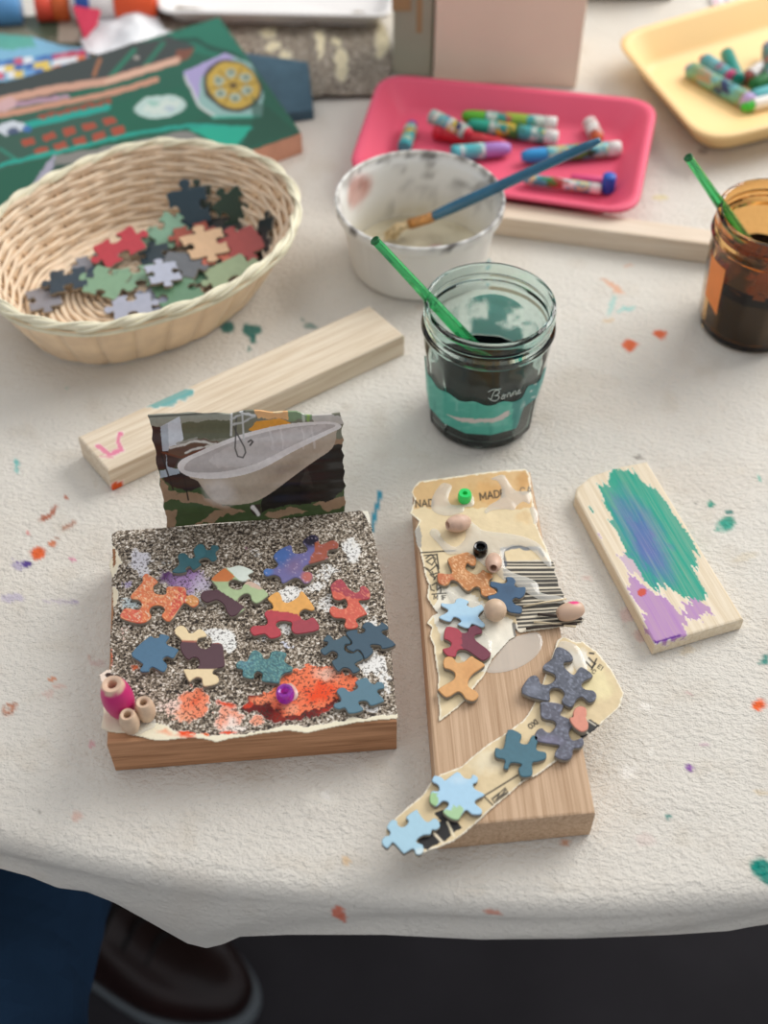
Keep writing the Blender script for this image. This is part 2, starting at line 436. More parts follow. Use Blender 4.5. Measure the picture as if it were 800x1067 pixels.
def Stain(c):
    # faint old dirt
    d = fbm(c.X*.011, c.Y*.014, 4); c.put((d-.56)*2.4, '#cdbfae', .38)
    d = fbm(c.X*.03+50, c.Y*.04, 3); c.put((d-.62)*4, '#c2b49f', .25)
    sp = vnoise(c.X*.45+7, c.Y*.45); c.put((sp-.965)*30, '#8c8378', .4)
    E = lambda x, y, rx, ry, col, al=.9, ang=0, w=3, f=.18, soft=.3: sub(c, x, y, rx, ry, lambda k: k.ell(x, y, rx, ry, col, al, ang, w, f, soft=soft))
    T, O, PU = '#176f66', '#dc5c22', '#4b3183'
    for a in [(237, 342, 9, 6.5, T), (262, 344, 12, 8, T), (264, 354, 4, 6, T), (259, 365, 2, 4, T, .7), (324, 340, 8, 4, T, .6), (316, 333, 3, 3, T, .5),
              (656, 360, 9.5, 6.5, O), (686, 349, 8.5, 5.5, O), (652, 322, 12, 2.5, '#8ecfc8', .7, -10), (637, 318, 2.5, 12, '#8ecfc8', .6, 15), (640, 300, 16, 2.5, '#e39a6a', .6, 30), (655, 277, 6, 2, '#e3a57c', .5),
              (628, 292, 6, 1.5, '#d99a70', .5), (634, 334, 7, 2.5, '#d9b47c', .5), (688, 206, 9, 3, '#d8cb86', .6), (733, 159, 6, 4, '#6c6259', .5),
              (40, 577, 10, 7.5, O, .95), (55, 567, 5.5, 4.5, '#c96a38', .85), (52, 536, 13, 3.2, '#a8532f', .85, -48), (44, 541, 5, 2.5, '#a8532f', .7, -40), (69, 519, 3, 2.5, '#b5542f', .8),
              (71, 549, 11, 2.8, '#a3603f', .7, -35), (61, 560, 4, 1.5, '#a3603f', .6, -30), (29, 556, 2.6, 1.6, '#cf4f52', .8), (28, 588, 6.5, 4.5, PU, .95, -15), (20, 589, 8, 5, '#8a78b5', .5), (14, 583, 2, 1.5, PU, .7), (18, 585, 2, 1.6, PU, .8),
              (12, 623, 15, 5, '#a79ac6', .45), (62, 627, 24, 2.5, '#b09fbd', .4), (77, 628, 6, 2.5, '#8f7bb0', .5), (75, 583, 4.5, 2.6, '#d9729a', .7), (17, 483, 3.5, 5, '#63b9b4', .85), (18, 490, 2, 3, '#63b9b4', .7), (70, 405, 3, 2, '#6fb8a8', .5),
              (9, 738, 9, 6.5, '#b8683c', .8, -30), (7, 739, 5, 3, '#d9cfc3', .9, -30), (55, 709, 5, 3, '#d97f45', .8), (61, 716, 8, 3, '#dca392', .45), (50, 722, 8, 4, '#d9a79a', .35, -20), (95, 776, 4, 3.5, '#df8fa0', .6), (95, 685, 3, 2, '#bb6a4a', .6), (102, 692, 10, 4, '#cda3a0', .4),
              (791, 734, 8, 6.5, '#ef6224', .95), (793, 905, 12, 13, '#0d8678', .95), (786, 902, 6, 6, '#0d8678', .8), (800, 915, 9, 9, '#0d8678', .9), (717.5, 800, 4.2, 4, '#8443a2', .9), (695, 850, 3.2, 2.6, '#187f78', .9), (798, 686, 5, 6, '#16857a', .9), (793, 690, 3, 2, '#16857a', .6),
              (352, 950, 9, 8, '#de6f50', .85, 30), (358, 957, 4, 6, '#de6f50', .8), (361, 897, 6, 5, '#d8b078', .6), (513, 950, 11, 4, '#d98a72', .75, 10), (588, 878, 7, 4, '#d39066', .7), (80, 850, 7, 5, '#dba18c', .5), (41, 846, 2, 2, '#6d655e', .5),
              (758, 545, 9, 8.5, '#20957f', .9), (755, 549, 12, 7, '#3fa692', .5), (741.5, 526, 4.5, 3.5, '#20957f', .9), (760, 533, 3.5, 3, '#2c7d74', .85), (747, 553, 3, 2, '#3aa08c', .7), (791, 500, 2.5, 3.5, '#69bda9', .8),
              (655, 640, 12, 9, '#dbb0ad', .5), (668, 662, 8, 8, '#ca9a92', .5), (612, 602, 5, 3, '#dfb6aa', .4), (725, 525, 3, 2, '#6b645c', .5), (715, 678, 10, 5, '#cdb68e', .4, -20), (776, 580, 16, 5, '#d8c8a8', .35, -15), (665, 476, 4, 2, '#5d5550', .6), (508, 276, 3, 9, '#4d9aa8', .7, 20),
              (733, 776, 6, 2.5, '#c9a3b4', .6), (672, 875, 12, 8, '#d9c2bb', .4), (718, 722, 5, 1.5, '#c09a9a', .6, 40), (792, 826, 10, 4, '#d8c19a', .5), (465, 985, 5, 3, '#cc9a80', .3), (592, 833, 3, 2, '#5d554e', .4), (450, 320, 20, 3, '#b7a494', .3)]:
        E(*a)
    sub(c, 391, 532, 10, 26, lambda k: k.line([(396, 514), (392, 530), (387, 553)], 4.5, '#2d93ae', .95, w=1))
    sub(c, 335, 835, 30, 20, lambda k: k.ell(335, 835, 20, 10, '#e8e3d8', .8, 0, 6, .2))
    for x, y, r in [(655, 805, 10), (672, 738, 7), (680, 783, 3), (90, 300, 6), (340, 828, 8)]:
        E(x, y, r, r*.7, '#f0ece4', .75, 0, 5)
def sub(c, x, y, rx, ry, fn):
    m = np.abs(c.X-x) < 2*rx+14; m &= np.abs(c.Y-y) < 2*ry+14
    if not m.any(): return
    k = Canvas(c.X[m], c.Y[m], '#000000'); k.C = c.C[m]; k.A = c.A[m]; fn(k); c.C[m] = k.C; c.A[m] = k.A
def cloth_mat():
    m, nt, b = newmat('canvas_drop_cloth')
    at = N(nt, 'ShaderNodeAttribute', attribute_name='Col'); nt.links.new(at.outputs['Color'], b.inputs['Base Color'])
    setin(b, Roughness=.95); b.inputs['Specular IOR Level'].default_value = .1
    tc = N(nt, 'ShaderNodeTexCoord')
    def nz(scale, det, sc=(1, 1, 1), rot=0):
        mp = N(nt, 'ShaderNodeMapping'); mp.inputs['Scale'].default_value = sc; mp.inputs['Rotation'].default_value = (0, 0, rot)
        nt.links.new(tc.outputs['Object'], mp.inputs['Vector'])
        n = N(nt, 'ShaderNodeTexNoise'); setin(n, Scale=scale, Detail=det, Roughness=.55); nt.links.new(mp.outputs['Vector'], n.inputs['Vector']); return n.outputs['Fac']
    prev = None
    for sc_, st, di, s3, rot in ((38, .35, .003, (1, 1.7, 1), .5), (330, .85, .0015, (1, 1.4, 1), .35), (1300, .9, .0006, (1, 1, 1), 0)):
        bp = N(nt, 'ShaderNodeBump'); setin(bp, Strength=st, Distance=di); nt.links.new(nz(sc_, 2, s3, rot), bp.inputs['Height'])
        if prev: nt.links.new(prev.outputs['Normal'], bp.inputs['Normal'])
        prev = bp
    nt.links.new(prev.outputs['Normal'], b.inputs['Normal'])
    return m
V, Fq, cv = build_cloth()
cloth = mesh('drop_cloth', V, Fq.tolist(), cloth_mat(), loc=(0, .6, -.003), cols=cv.rgba())
tag(cloth, 'cream canvas drop cloth with paint drips, draped over the work table', 'tablecloth')
# the table hidden under the cloth
tb = thing('work_table', 'work table covered by the paint-spotted canvas cloth', 'table', (0, .72, -LIFT))
ty = [(x, float(yedge(np.array([x]))[0])+.012+.05*max(0, abs(x)-.3)) for x in np.linspace(-.93, .93, 30)]
VV, FF = prism(ty+[(.93, 1.27), (-.93, 1.27)], -.030, -.0045)
wd_t = wood('table_wood', '#a98d68', '#8a6f4e', 0, 60, 3)
mesh('tabletop', VV, FF, wd_t, tb, smooth=False)
for lx, ly in ((-.8, .62), (.8, .62), (-.8, 1.2), (.8, 1.2)):
    VV, FF = prism([(lx-.025, ly-.025), (lx+.025, ly-.025), (lx+.025, ly+.025), (lx-.025, ly+.025)], -LIFT, -.03)
    mesh('leg', VV, FF, wd_t, tb, smooth=False)
# ================================================================== wooden blocks
def hfrom(pxt, pyt, pyb):
    """height of a vertical edge seen from row pyt (top) to row pyb (foot, on the table)"""
    lo, hi = 0.0, .3
    for _ in range(40):
        m = (lo+hi)/2; p = P(pxt, pyt, m); q = proj(p.x, p.y, 0)[1]
        if q < pyb: lo = m
        else: hi = m
    return lo
def block_geo(quad, h, h0=0.0): return prism([tuple(P(x, y, h))[:2] for x, y in quad], h0, h)
def gridtop(name, quadpx, h, step, paint, mat, parent=None, thick=None): ...
def wood_block(name, quadpx, h, mat, parent=None, bev=.0012, paint=None, step=.0012):
    """block with a gridded top so that paint marks can be coloured in; sides plain"""
    c = [tuple(P(x, y, h))[:2] for x, y in quadpx]
    if area(c) < 0: c = c[::-1]
    n = len(c); out = []
    for i in range(n):                                  # densify the outline
        a = Vector(c[i]); b = Vector(c[(i+1) % n]); k = max(1, int((b-a).length/(step*2.2)))
        for j in range(k): out.append(tuple(a.lerp(b, j/k)))
    inn = offset(out, bev)
    v2, f2 = fill(inn, step)
    V = [(a.x, a.y, h) for a in v2]; Fc = [tuple(f) for f in f2]; b0 = len(V); m = len(out)
    off5 = offset(out, bev*.3)
    rings = [(inn, h), (off5, h-bev*.3), (out, h-bev)]
    zs = list(np.arange(h-bev-step*1.5, .0012, -step*1.5))+[0.0] if paint else [0.0]
    rings += [(out, z) for z in zs]
    for r, z in rings: V += [(x, y, z) for x, y in r]
    for k in range(len(rings)-1):
        for i in range(m):
            j = (i+1) % m; A = b0+k*m; B = A+m
            Fc.append((B+i, B+j, A+j, A+i))
    Fc.append(tuple(b0+(len(rings)-1)*m+i for i in range(m))[::-1])
    V = np.array(V); px, py = proj(V[:, 0], V[:, 1], V[:, 2])
    cv = Canvas(px, py, '#ffffff', 0.0)
    if paint: paint(cv)
    return mesh(name, V, Fc, mat, parent, smooth=True, cols=cv.rgba(), auto=40)
def angpx(a, b):
    u = P(*a); v = P(*b); return math.degrees(math.atan2(v.y-u.y, v.x-u.x))
# long block left
def pA(c):
    c.ell(176, 415, 25, 8, '#4fa3a4', .9, -18, 4, a=.95)
    c.line([(160, 421), (197, 408)], 9, '#4fa3a4', w=3, a=.9)
    c.line([(101, 464), (115, 473), (126, 469), (123, 458), (125, 452)], 5.5, '#df6c97', w=2, a=.85)
    c.line([(105, 474), (118, 477)], 3, '#df6c97', w=2, a=.5)
    c.ell(122, 507, 8, 6, '#d9561f', 1, -20, 1, a=1.2)
hA = hfrom(112, 491, 511)
o = wood_block('wood_block', [(81, 455), (112.5, 491), (421, 349), (385, 318)], hA, wood('pine', '#e6d8c2', '#cdb89c', angpx((112, 491), (421, 349)), 330, 14, mixcol=True), paint=pA)
tag(o, 'long wooden block with teal and pink paint marks, left of the teal paint jar', 'wood block')
def pB(c): pass
hB = hfrom(700, 252, 271)
o = wood_block('wood_block', [(497, 205.5), (494, 222.5), (758, 257.5), (760, 241.5)], hB, wood('pine_back', '#e6d6c2', '#d0bba2', angpx((494, 222), (758, 258)), 250, 12), paint=None)
tag(o, 'clean pale wooden bar in front of the pink tray', 'wood block')
# painted board right
def pC(c):
    X0, Y0 = c.X.copy(), c.Y.copy(); cr = X0*.85-Y0*.52; sh = 13*(vnoise(cr*.33+2, cr*0)-.5)+9*(vnoise(cr*.95, cr*0+5)-.5); c.X = X0+.52*sh; c.Y = Y0+.85*sh   # brush-stroke ends run with the grain
    k = '#0c9a82'
    out = traced(590, 470, 3.81, [(160, 75), (225, 58), (265, 80), (300, 110), (330, 145), (380, 170), (410, 225), (450, 280), (490, 340), (515, 380), (525, 460), (500, 465), (530, 510), (550, 560), (530, 600), (500, 590), (450, 570), (400, 545), (350, 540), (300, 500), (260, 450), (225, 390), (200, 320), (160, 260), (170, 240), (140, 190), (132, 130), (170, 140)])
    c.poly(out, k, 1, w=2.5, a=.98)
    m = inpoly(c.X, c.Y, out)
    k1 = Canvas(c.X[m], c.Y[m], k); k1.ell(671, 560, 66, 25, '#3f6aa2', .95, 60, 6, soft=.7); k1.ell(676, 574, 48, 16, '#5a66a6', .7, 60, 6, soft=.9); k1.ell(648, 528, 20, 10, '#3d62a0', .5, 60, 4, soft=.9); k1.mottle(.06, .2); c.C[m] = k1.C
    c.poly(traced(590, 470, 3.81, [(225, 490), (260, 485), (300, 520), (330, 545), (380, 560), (430, 620), (470, 650), (450, 590), (500, 590), (560, 600), (580, 640), (540, 665), (490, 670), (480, 710), (455, 730), (350, 765), (310, 690), (300, 620), (250, 570)]), '#a163b5', 1, w=4, a=.75)
    c.poly(traced(590, 470, 3.81, [(195, 410), (240, 400), (275, 450), (290, 490), (230, 460)]), '#a37fc0', 1, w=4, a=.5)
    c.X, c.Y = X0, Y0
    c.line(traced(590, 470, 3.81, [(352, 762), (452, 732)]), 3, '#5f2a86', a=1.1)
    c.ell(669, 617, 4.5, 4, '#c8503a', 1, 0, 1.5, a=1.1)
    c.line([(614, 528), (618, 534)], 2.5, '#1d8f78', a=1); c.line([(623, 555), (627, 562)], 1.6, '#9a5bb0', a=.9)
hC = hfrom(774.6, 645, 655)
o = wood_block('painted_wood_board', [(599, 516), (600.5, 508), (616, 495.5), (640, 487.5), (674, 480.5), (775, 645), (682, 672)], hC, wood('poplar', '#eadcc4', '#d6c3a3', angpx((674, 480), (775, 645)), 420, 16, mixcol=True, rough=.55), paint=pC, step=.0007)
tag(o, 'small pale board painted green, blue and purple, on the cloth at right', 'wood board')
print('heights', hA, hB, hC)
# ================================================================== left collage: board under a speckled sheet
def speckle_mat():
    m, nt, b = newmat('speckled_sheet')
    tc = N(nt, 'ShaderNodeTexCoord')
    n1 = N(nt, 'ShaderNodeTexNoise'); setin(n1, Scale=820, Detail=2, Roughness=.6, Distortion=.5); nt.links.new(tc.outputs['Object'], n1.inputs['Vector'])
    r = N(nt, 'ShaderNodeValToRGB'); e = r.color_ramp.elements
    e[0].position = .38; e[0].color = (*hx('#2c2420'), 1); e[1].position = .68; e[1].color = (*hx('#efe8dd'), 1)
    q = e.new(.49); q.color = (*hx('#776a5a'), 1); q = e.new(.57); q.color = (*hx('#a89a88'), 1)
    nt.links.new(n1.outputs['Fac'], r.inputs['Fac'])
    at = N(nt, 'ShaderNodeAttribute', attribute_name='Col')
    n2 = N(nt, 'ShaderNodeTexNoise'); setin(n2, Scale=900, Detail=2); nt.links.new(tc.outputs['Object'], n2.inputs['Vector'])
    # paint sits on the high grains, dark grains show through where it is thin
    s1 = N(nt, 'ShaderNodeMath', operation='MULTIPLY'); s1.inputs[1].default_value = 1.0; nt.links.new(at.outputs['Alpha'], s1.inputs[0])
    s2 = N(nt, 'ShaderNodeMath', operation='ADD'); nt.links.new(s1.outputs[0], s2.inputs[0]); nt.links.new(n2.outputs['Fac'], s2.inputs[1])
    s3 = N(nt, 'ShaderNodeMapRange'); s3.inputs['From Min'].default_value = .86; s3.inputs['From Max'].default_value = .98
    nt.links.new(s2.outputs[0], s3.inputs['Value'])
    g0 = N(nt, 'ShaderNodeMapRange'); g0.inputs['From Min'].default_value = .41; g0.inputs['From Max'].default_value = .47; g0.inputs['To Min'].default_value = .25
    nt.links.new(n1.outputs['Fac'], g0.inputs['Value'])
    g1 = N(nt, 'ShaderNodeMath', operation='GREATER_THAN'); g1.inputs[1].default_value = .97; nt.links.new(at.outputs['Alpha'], g1.inputs[0])   # bare torn pulp carries no grains
    g2 = N(nt, 'ShaderNodeMath', operation='MAXIMUM'); nt.links.new(g0.outputs[0], g2.inputs[0]); nt.links.new(g1.outputs[0], g2.inputs[1])
    g3 = N(nt, 'ShaderNodeMath', operation='MULTIPLY'); nt.links.new(g2.outputs[0], g3.inputs[0]); nt.links.new(s3.outputs[0], g3.inputs[1])
    mx = N(nt, 'ShaderNodeMix', data_type='RGBA'); nt.links.new(g3.outputs[0], mx.inputs[0])
    nt.links.new(r.outputs['Color'], mx.inputs[6]); nt.links.new(at.outputs['Color'], mx.inputs[7]); nt.links.new(mx.outputs[2], b.inputs['Base Color'])
    setin(b, Roughness=.7); b.inputs['Specular IOR Level'].default_value = .3
    bump(nt, b, 1, .5, .0004, src=n1.outputs['Fac']); return m
hL = .0235
Z0 = P(265, 660, 0)
art = thing('puzzle_collage', 'square wooden board collage with a bathtub picture standing behind jigsaw pieces', 'artwork', (Z0.x, Z0.y, 0), 'collages on the cloth')
art['group'] = 'collages made of jigsaw pieces'
redwood = wood('reddish_wood', '#c4916a', '#9a6c4a', 3, 420, 7, dark='#6f4a30')
wood_block('wooden_board', [(118, 558), (383.5, 536), (413.5, 752), (111, 775)], hL, redwood, art, step=.004)
paper_out = [(117, 557), (122, 554), (180, 550.5), (250, 545), (340, 537), (375, 533), (383, 533.5), (386, 546), (390, 565), (399, 610), (407, 680), (412, 735), (414, 749), (397, 750), (370, 753), (345, 758), (320, 764), (300, 761), (270, 765), (255, 768), (240, 770), (225, 774), (215, 770.5), (200, 769), (185, 770.5), (165, 772.5), (150, 769), (130, 764), (115, 763), (106, 760), (109, 748), (108, 738), (112, 735), (109, 722), (104, 704), (110, 700), (116, 698), (117, 685), (115, 672), (119, 640), (117, 600), (114, 590), (118, 580)]
def p_art(px, py):
    c = Canvas(px, py, '#e8e2d6', 0.0)
    W = '#e6e4e0'
    def e(*a, **k):
        k['soft'] = min(.9, k.get('soft', .08)*1.5); c.ell(*a, **k)
    c.A[:] = 0
    e(146, 582, 16, 14, '#d9d5dc', .95, 10, 7, .12, a=.7, soft=.3); e(150, 596, 10, 10, '#dcd8dc', .9, 0, 6, a=.65, soft=.3)
    e(133, 610, 12, 8, '#a597c0', .9, -10, 5, a=.5, soft=.4); e(136, 630, 16, 11, '#cddadb', .95, 15, 6, a=.6, soft=.3)
    e(178, 603, 20, 12, '#5a3068', 1, 10, 5, a=.68, soft=.4); e(198, 606, 28, 18, '#a988b8', 1, -20, 7, .1, a=.68, soft=.35); e(212, 612, 16, 15, '#cdc4d4', .9, 0, 6, a=.55, soft=.4)
    e(222, 585, 28, 5, '#5a2c4c', .9, 8, 5, a=.4, soft=.5); e(258, 573, 8, 4, '#8a3f66', .9, 0, 3, a=.5, soft=.5); e(176, 588, 12, 8, W, .9, 0, 5, a=.4, soft=.5)
    e(190, 628, 22, 9, W, .9, 10, 6, a=.5, soft=.5); e(213, 625, 18, 10, W, .9, 0, 6, a=.55, soft=.4); e(268, 578, 9, 10, W, .9, -40, 5, a=.5, soft=.5)
    e(232, 668, 18, 14, '#ecebe6', 1, 20, 6, a=.85, soft=.2); e(216, 660, 20, 8, W, 1, 0, 6, a=.5, soft=.5)
    e(302, 622, 15, 12, '#edebe6', 1, 0, 6, a=.9, soft=.2); e(366, 575, 10, 17, '#eae8e4', 1, -8, 6, a=.75, soft=.3); e(342, 596, 22, 13, W, 1, -35, 8, a=.5, soft=.5); e(325, 610, 18, 12, W, 1, -20, 8, a=.5, soft=.5)
    e(340, 628, 14, 20, W, 1, 20, 8, a=.5, soft=.5); e(352, 640, 12, 14, W, 1, 0, 6, a=.6, soft=.4); e(388, 652, 10, 14, W, .9, 0, 6, a=.6, soft=.4); e(375, 635, 12, 8, W, .9, 0, 5, a=.5)
    e(275, 662, 14, 10, '#e0e0e4', 1, 20, 7, a=.5, soft=.5); e(300, 672, 16, 9, '#d4d6e4', 1, 10, 7, a=.5, soft=.5); e(297, 655, 8, 12, W, 1, 0, 5, a=.6, soft=.4); e(265, 612, 8, 6, W, 1, 0, 4, a=.5)
    e(388, 692, 20, 16, '#eceae5', 1, 30, 7, a=.72, soft=.3); e(400, 712, 9, 16, '#eceae5', 1, 0, 6, a=.6, soft=.4); e(383, 738, 12, 5, W, 1, 0, 4, a=.5)
    e(130, 662, 17, 20, '#eccabb', 1, 0, 9, a=.38, soft=.7); e(142, 697, 8, 5, '#d8683a', 1, 0, 4, a=.6, soft=.5); e(115, 685, 5, 14, '#de5f33', 1, 5, 4, a=.7, soft=.4); e(134, 740, 60, 6, W, .6, 0, 4, a=.3)
    e(185, 738, 26, 14, '#efcfc0', 1, 0, 9, a=.55, soft=.5); e(203, 733, 18, 18, '#ef8a66', 1, 20, 7, a=.98, soft=.15); e(190, 748, 16, 9, '#f0a07c', 1, 20, 7, a=.7, soft=.4); e(204, 730, 6, 12, '#e4603a', .8, 30, 5, a=1, soft=.6)
    e(238, 750, 17, 16, '#f2a184', 1, 0, 8, a=.85, soft=.3); e(240, 754, 9, 10, '#f4dccf', 1, 0, 6, a=.9, soft=.5); e(236, 735, 14, 4, '#e2512c', 1, 10, 4, a=.8, soft=.4); e(238, 765, 15, 3, '#e2512c', 1, -5, 4, a=.8, soft=.4)
    e(195, 766, 14, 5, '#ec4f22', 1, 12, 4, a=1, soft=.3); e(214, 767, 6, 3, '#e9692f', 1, 0, 3, a=1, soft=.3)
    c.poly([(252, 738), (262, 727), (280, 722), (300, 725), (330, 730), (355, 728), (350, 738), (330, 747), (310, 752), (290, 754), (275, 749), (258, 741)], '#6a1a18', 1, w=6, a=.85)
    c.poly([(268, 730), (285, 715), (300, 703), (320, 695), (345, 694), (365, 703), (372, 714), (358, 726), (335, 738), (310, 746), (295, 748), (285, 738)], '#ef7a52', 1, w=7, a=.93)
    e(335, 722, 26, 14, '#ea4e26', 1, -14, 8, a=.9, soft=.4); e(340, 703, 20, 8, '#efb79f', 1, 5, 6, a=.6, soft=.5); e(302, 738, 12, 9, '#f19a74', 1, 10, 5, a=1, soft=.3); e(300, 750, 24, 4, '#7a1f18', 1, -4, 4, a=.85, soft=.4); e(340, 741, 16, 4, '#a42a1b', 1, -25, 4, a=.8, soft=.4)
    e(275, 730, 20, 6, '#f0875f', 1, -14, 5, a=.95, soft=.3); e(259, 735, 6, 3, '#c93a22', 1, 0, 3, a=.9); e(290, 745, 7, 12, '#8e2a1c', .8, 10, 4, a=.85, soft=.4)
    e(267, 752, 9, 6, '#f2a283', 1, 0, 4, a=1, soft=.2); e(247, 760, 22, 5, '#f0e4d8', 1, 0, 4, a=.6, soft=.5)
    c.A = np.minimum(c.A, .93)
    m = inpoly(*c.warp(3, .12), [(100, 694), (106, 712), (109, 728), (118, 742), (128, 752), (150, 757), (163, 753), (174, 757), (186, 765), (205, 765), (218, 767), (240, 766), (258, 764), (272, 761), (300, 757), (330, 757), (346, 753), (372, 749), (395, 746), (420, 745), (420, 790), (90, 790), (90, 690)])
    c.put(m.astype(float), '#ece3c8', 1, 2.0)
    e(172, 764, 12, 4, '#f09a72', .8, 10, 3, a=2, soft=.6); e(194, 768, 14, 4, '#ea5122', .9, 8, 3, a=2, soft=.5)
    c.poly([(112, 568), (118, 568), (124, 580), (128, 588), (122, 592), (120, 602), (114, 602)], '#e4d9bf', 1, w=3, a=2); c.poly([(112, 612), (122, 612), (124, 622), (120, 632), (114, 634)], '#ded1b6', 1, w=3, a=2)
    c.poly([(117, 572), (120, 572), (121, 588), (118, 592)], '#8a5d3c', 1, w=1, a=2)
    c.poly([(100, 690), (113, 690), (116, 704), (108, 716), (100, 716)], '#efdccb', 1, w=3, a=2); e(114, 704, 5, 2.4, '#3a2622', 1, 0, 2, a=2)
    c.poly([(378, 532), (388, 532), (390, 546), (384, 546)], '#ebe5d4', 1, w=1, a=2); e(104, 735, 0.1, .1, W)
    return c
sheet('speckled_sheet', paper_out, hL, .00042, p_art, speckle_mat(), art, z=lambda x, y, px, py: .0005+.0012*np.clip((px-118)/-10, 0, 1)*fbm(px*.1, py*.1)+.0004*np.clip((py-757)/12, 0, 1), thick=.0004)
HP = hL+.0005+.0025
def col2(base, *ops, mot=.12, fq=.35):
    def f(px, py):
        c = Canvas(px, py, base)
        for o_ in ops: getattr(c, o_[0])(*o_[1], **(o_[2] if len(o_) > 2 else {}))
        c.mottle(mot, fq); return c
    return f
def flecks(c, col, dens, f=.8, al=.6):
    n = vnoise(c.X*f+3, c.Y*f+8)*.6+vnoise(c.X*f*2.3, c.Y*f*2.3)*.4; c.put((n-dens)*9, col, al)
Canvas.flecks = flecks
puzzle(art, traced(100, 540, 5, [(395, 275), (432, 238), (425, 200), (440, 180), (468, 183), (490, 207), (515, 198), (507, 165), (530, 135), (560, 135), (573, 160), (597, 162), (600, 140), (632, 140), (640, 158), (622, 178), (630, 210), (605, 225), (580, 205), (548, 208), (535, 224), (548, 240), (528, 256), (505, 268), (488, 248), (466, 260), (470, 276), (430, 285)]), HP,
       col2('#33636b', ('ell', (206, 574, 9, 8, '#3d737c', .8))), 'dark teal jigsaw piece')
puzzle(art, traced(120, 560, 8, [(265, 298), (355, 365), (320, 400), (318, 440), (345, 468), (420, 470), (425, 420), (460, 405), (580, 415), (592, 480), (640, 475), (690, 505), (690, 555), (645, 582), (590, 547), (550, 565), (455, 700), (385, 655), (412, 605), (380, 568), (310, 572), (283, 610), (300, 660), (260, 702), (180, 714), (45, 668), (60, 610), (100, 585), (190, 600), (220, 560), (195, 520), (135, 510), (135, 470), (225, 370), (225, 330)]), HP,
       col2('#d9703f', ('poly', ([(186, 608), (202, 608), (198, 640), (185, 655), (176, 640)], '#cf4a34'), dict(w=3)), ('poly', ([(120, 632), (145, 632), (152, 655), (120, 655)], '#d65a3e'), dict(w=3)), ('ell', (200, 625, 7, 7, '#cf8a45')), ('flecks', ('#f0b27a', .56), dict(al=.8)), ('flecks', ('#efe0c0', .68), dict(f=.6, al=.8)), mot=.2), 'orange jigsaw piece with pale flecks')
puzzle(art, traced(190, 570, 8, [(245, 255), (345, 175), (400, 168), (470, 150), (540, 170), (592, 202), (545, 232), (570, 265), (500, 288), (435, 268), (390, 282), (385, 320), (430, 350), (485, 348), (508, 312), (545, 282), (610, 300), (712, 385), (680, 430), (620, 468), (577, 442), (565, 400), (530, 385), (482, 408), (458, 450), (518, 500), (500, 532), (415, 578), (370, 540), (345, 480), (290, 440), (240, 452), (200, 462), (155, 430), (155, 385), (190, 360), (280, 352), (285, 330), (252, 290)]), HP,
       col2('#a9bd8e', ('poly', (traced(190, 570, 8, [(230, 250), (345, 160), (440, 245), (400, 285), (250, 285)]), '#cd7840')), ('poly', (traced(190, 570, 8, [(360, 165), (470, 140), (610, 200), (580, 270), (500, 300), (440, 245)]), '#dfe8dc')),
            ('poly', (traced(190, 570, 8, [(510, 290), (545, 275), (640, 310), (690, 350), (640, 360), (560, 335)]), '#cdb09c'), dict(w=2)), ('poly', (traced(190, 570, 8, [(140, 350), (290, 350), (400, 420), (530, 500), (410, 600), (280, 470), (140, 470)]), '#4a2430')), mot=.08), 'pale green, mint and maroon jigsaw piece')
puzzle(art, traced(260, 545, 8, [(198, 270), (240, 225), (320, 185), (350, 190), (360, 240), (410, 252), (468, 238), (480, 205), (445, 165), (455, 130), (520, 95), (570, 115), (577, 155), (602, 175), (690, 140), (737, 165), (735, 205), (700, 215), (655, 225), (645, 265), (655, 292), (540, 330), (470, 350), (442, 380), (455, 402), (502, 405), (527, 440), (500, 492), (455, 502), (420, 465), (370, 455), (278, 502), (250, 450), (200, 430), (140, 442), (113, 405), (140, 375), (200, 378), (237, 345), (215, 310)]), HP,
       col2('#6a6698', ('ell', (291, 578, 20, 16, '#3f67a6', .9), dict(soft=.6)), ('ell', (278, 595, 9, 8, '#4b78b8', .9), dict(soft=.6)), ('ell', (306, 590, 12, 12, '#7a6488', .8), dict(soft=.8)), ('ell', (324, 563, 13, 9, '#1f1a2c', 1), dict(soft=.5)), ('poly', ([(329, 566), (342, 556), (360, 555), (360, 585), (318, 592), (324, 580)], '#a3532f', .9), dict(w=3)), ('ell', (320, 601, 8, 8, '#b8604a', .9), dict(soft=.5)), ('flecks', ('#c9bcd0', .74))), 'blue, purple and orange jigsaw piece')
puzzle(art, traced(235, 610, 8, [(430, 50), (465, 90), (475, 125), (520, 140), (600, 95), (620, 55), (650, 55), (738, 180), (715, 210), (660, 195), (615, 225), (630, 270), (670, 287), (735, 265), (778, 365), (620, 402), (570, 397), (545, 360), (550, 310), (500, 295), (440, 300), (418, 330), (457, 370), (455, 420), (375, 442), (330, 405), (280, 410), (235, 417), (203, 375), (230, 335), (330, 328), (347, 290), (320, 240), (345, 205), (392, 190), (385, 150), (350, 105)]), HP,
       col2('#b02f3c', ('poly', (traced(235, 610, 8, [(340, 40), (760, 40), (760, 240), (600, 240), (385, 205), (340, 210)]), '#dfa14e'), dict(w=1)), ('poly', (traced(235, 610, 8, [(560, 300), (780, 250), (800, 420), (560, 420)]), '#97303f', .8))), 'red and yellow jigsaw piece')
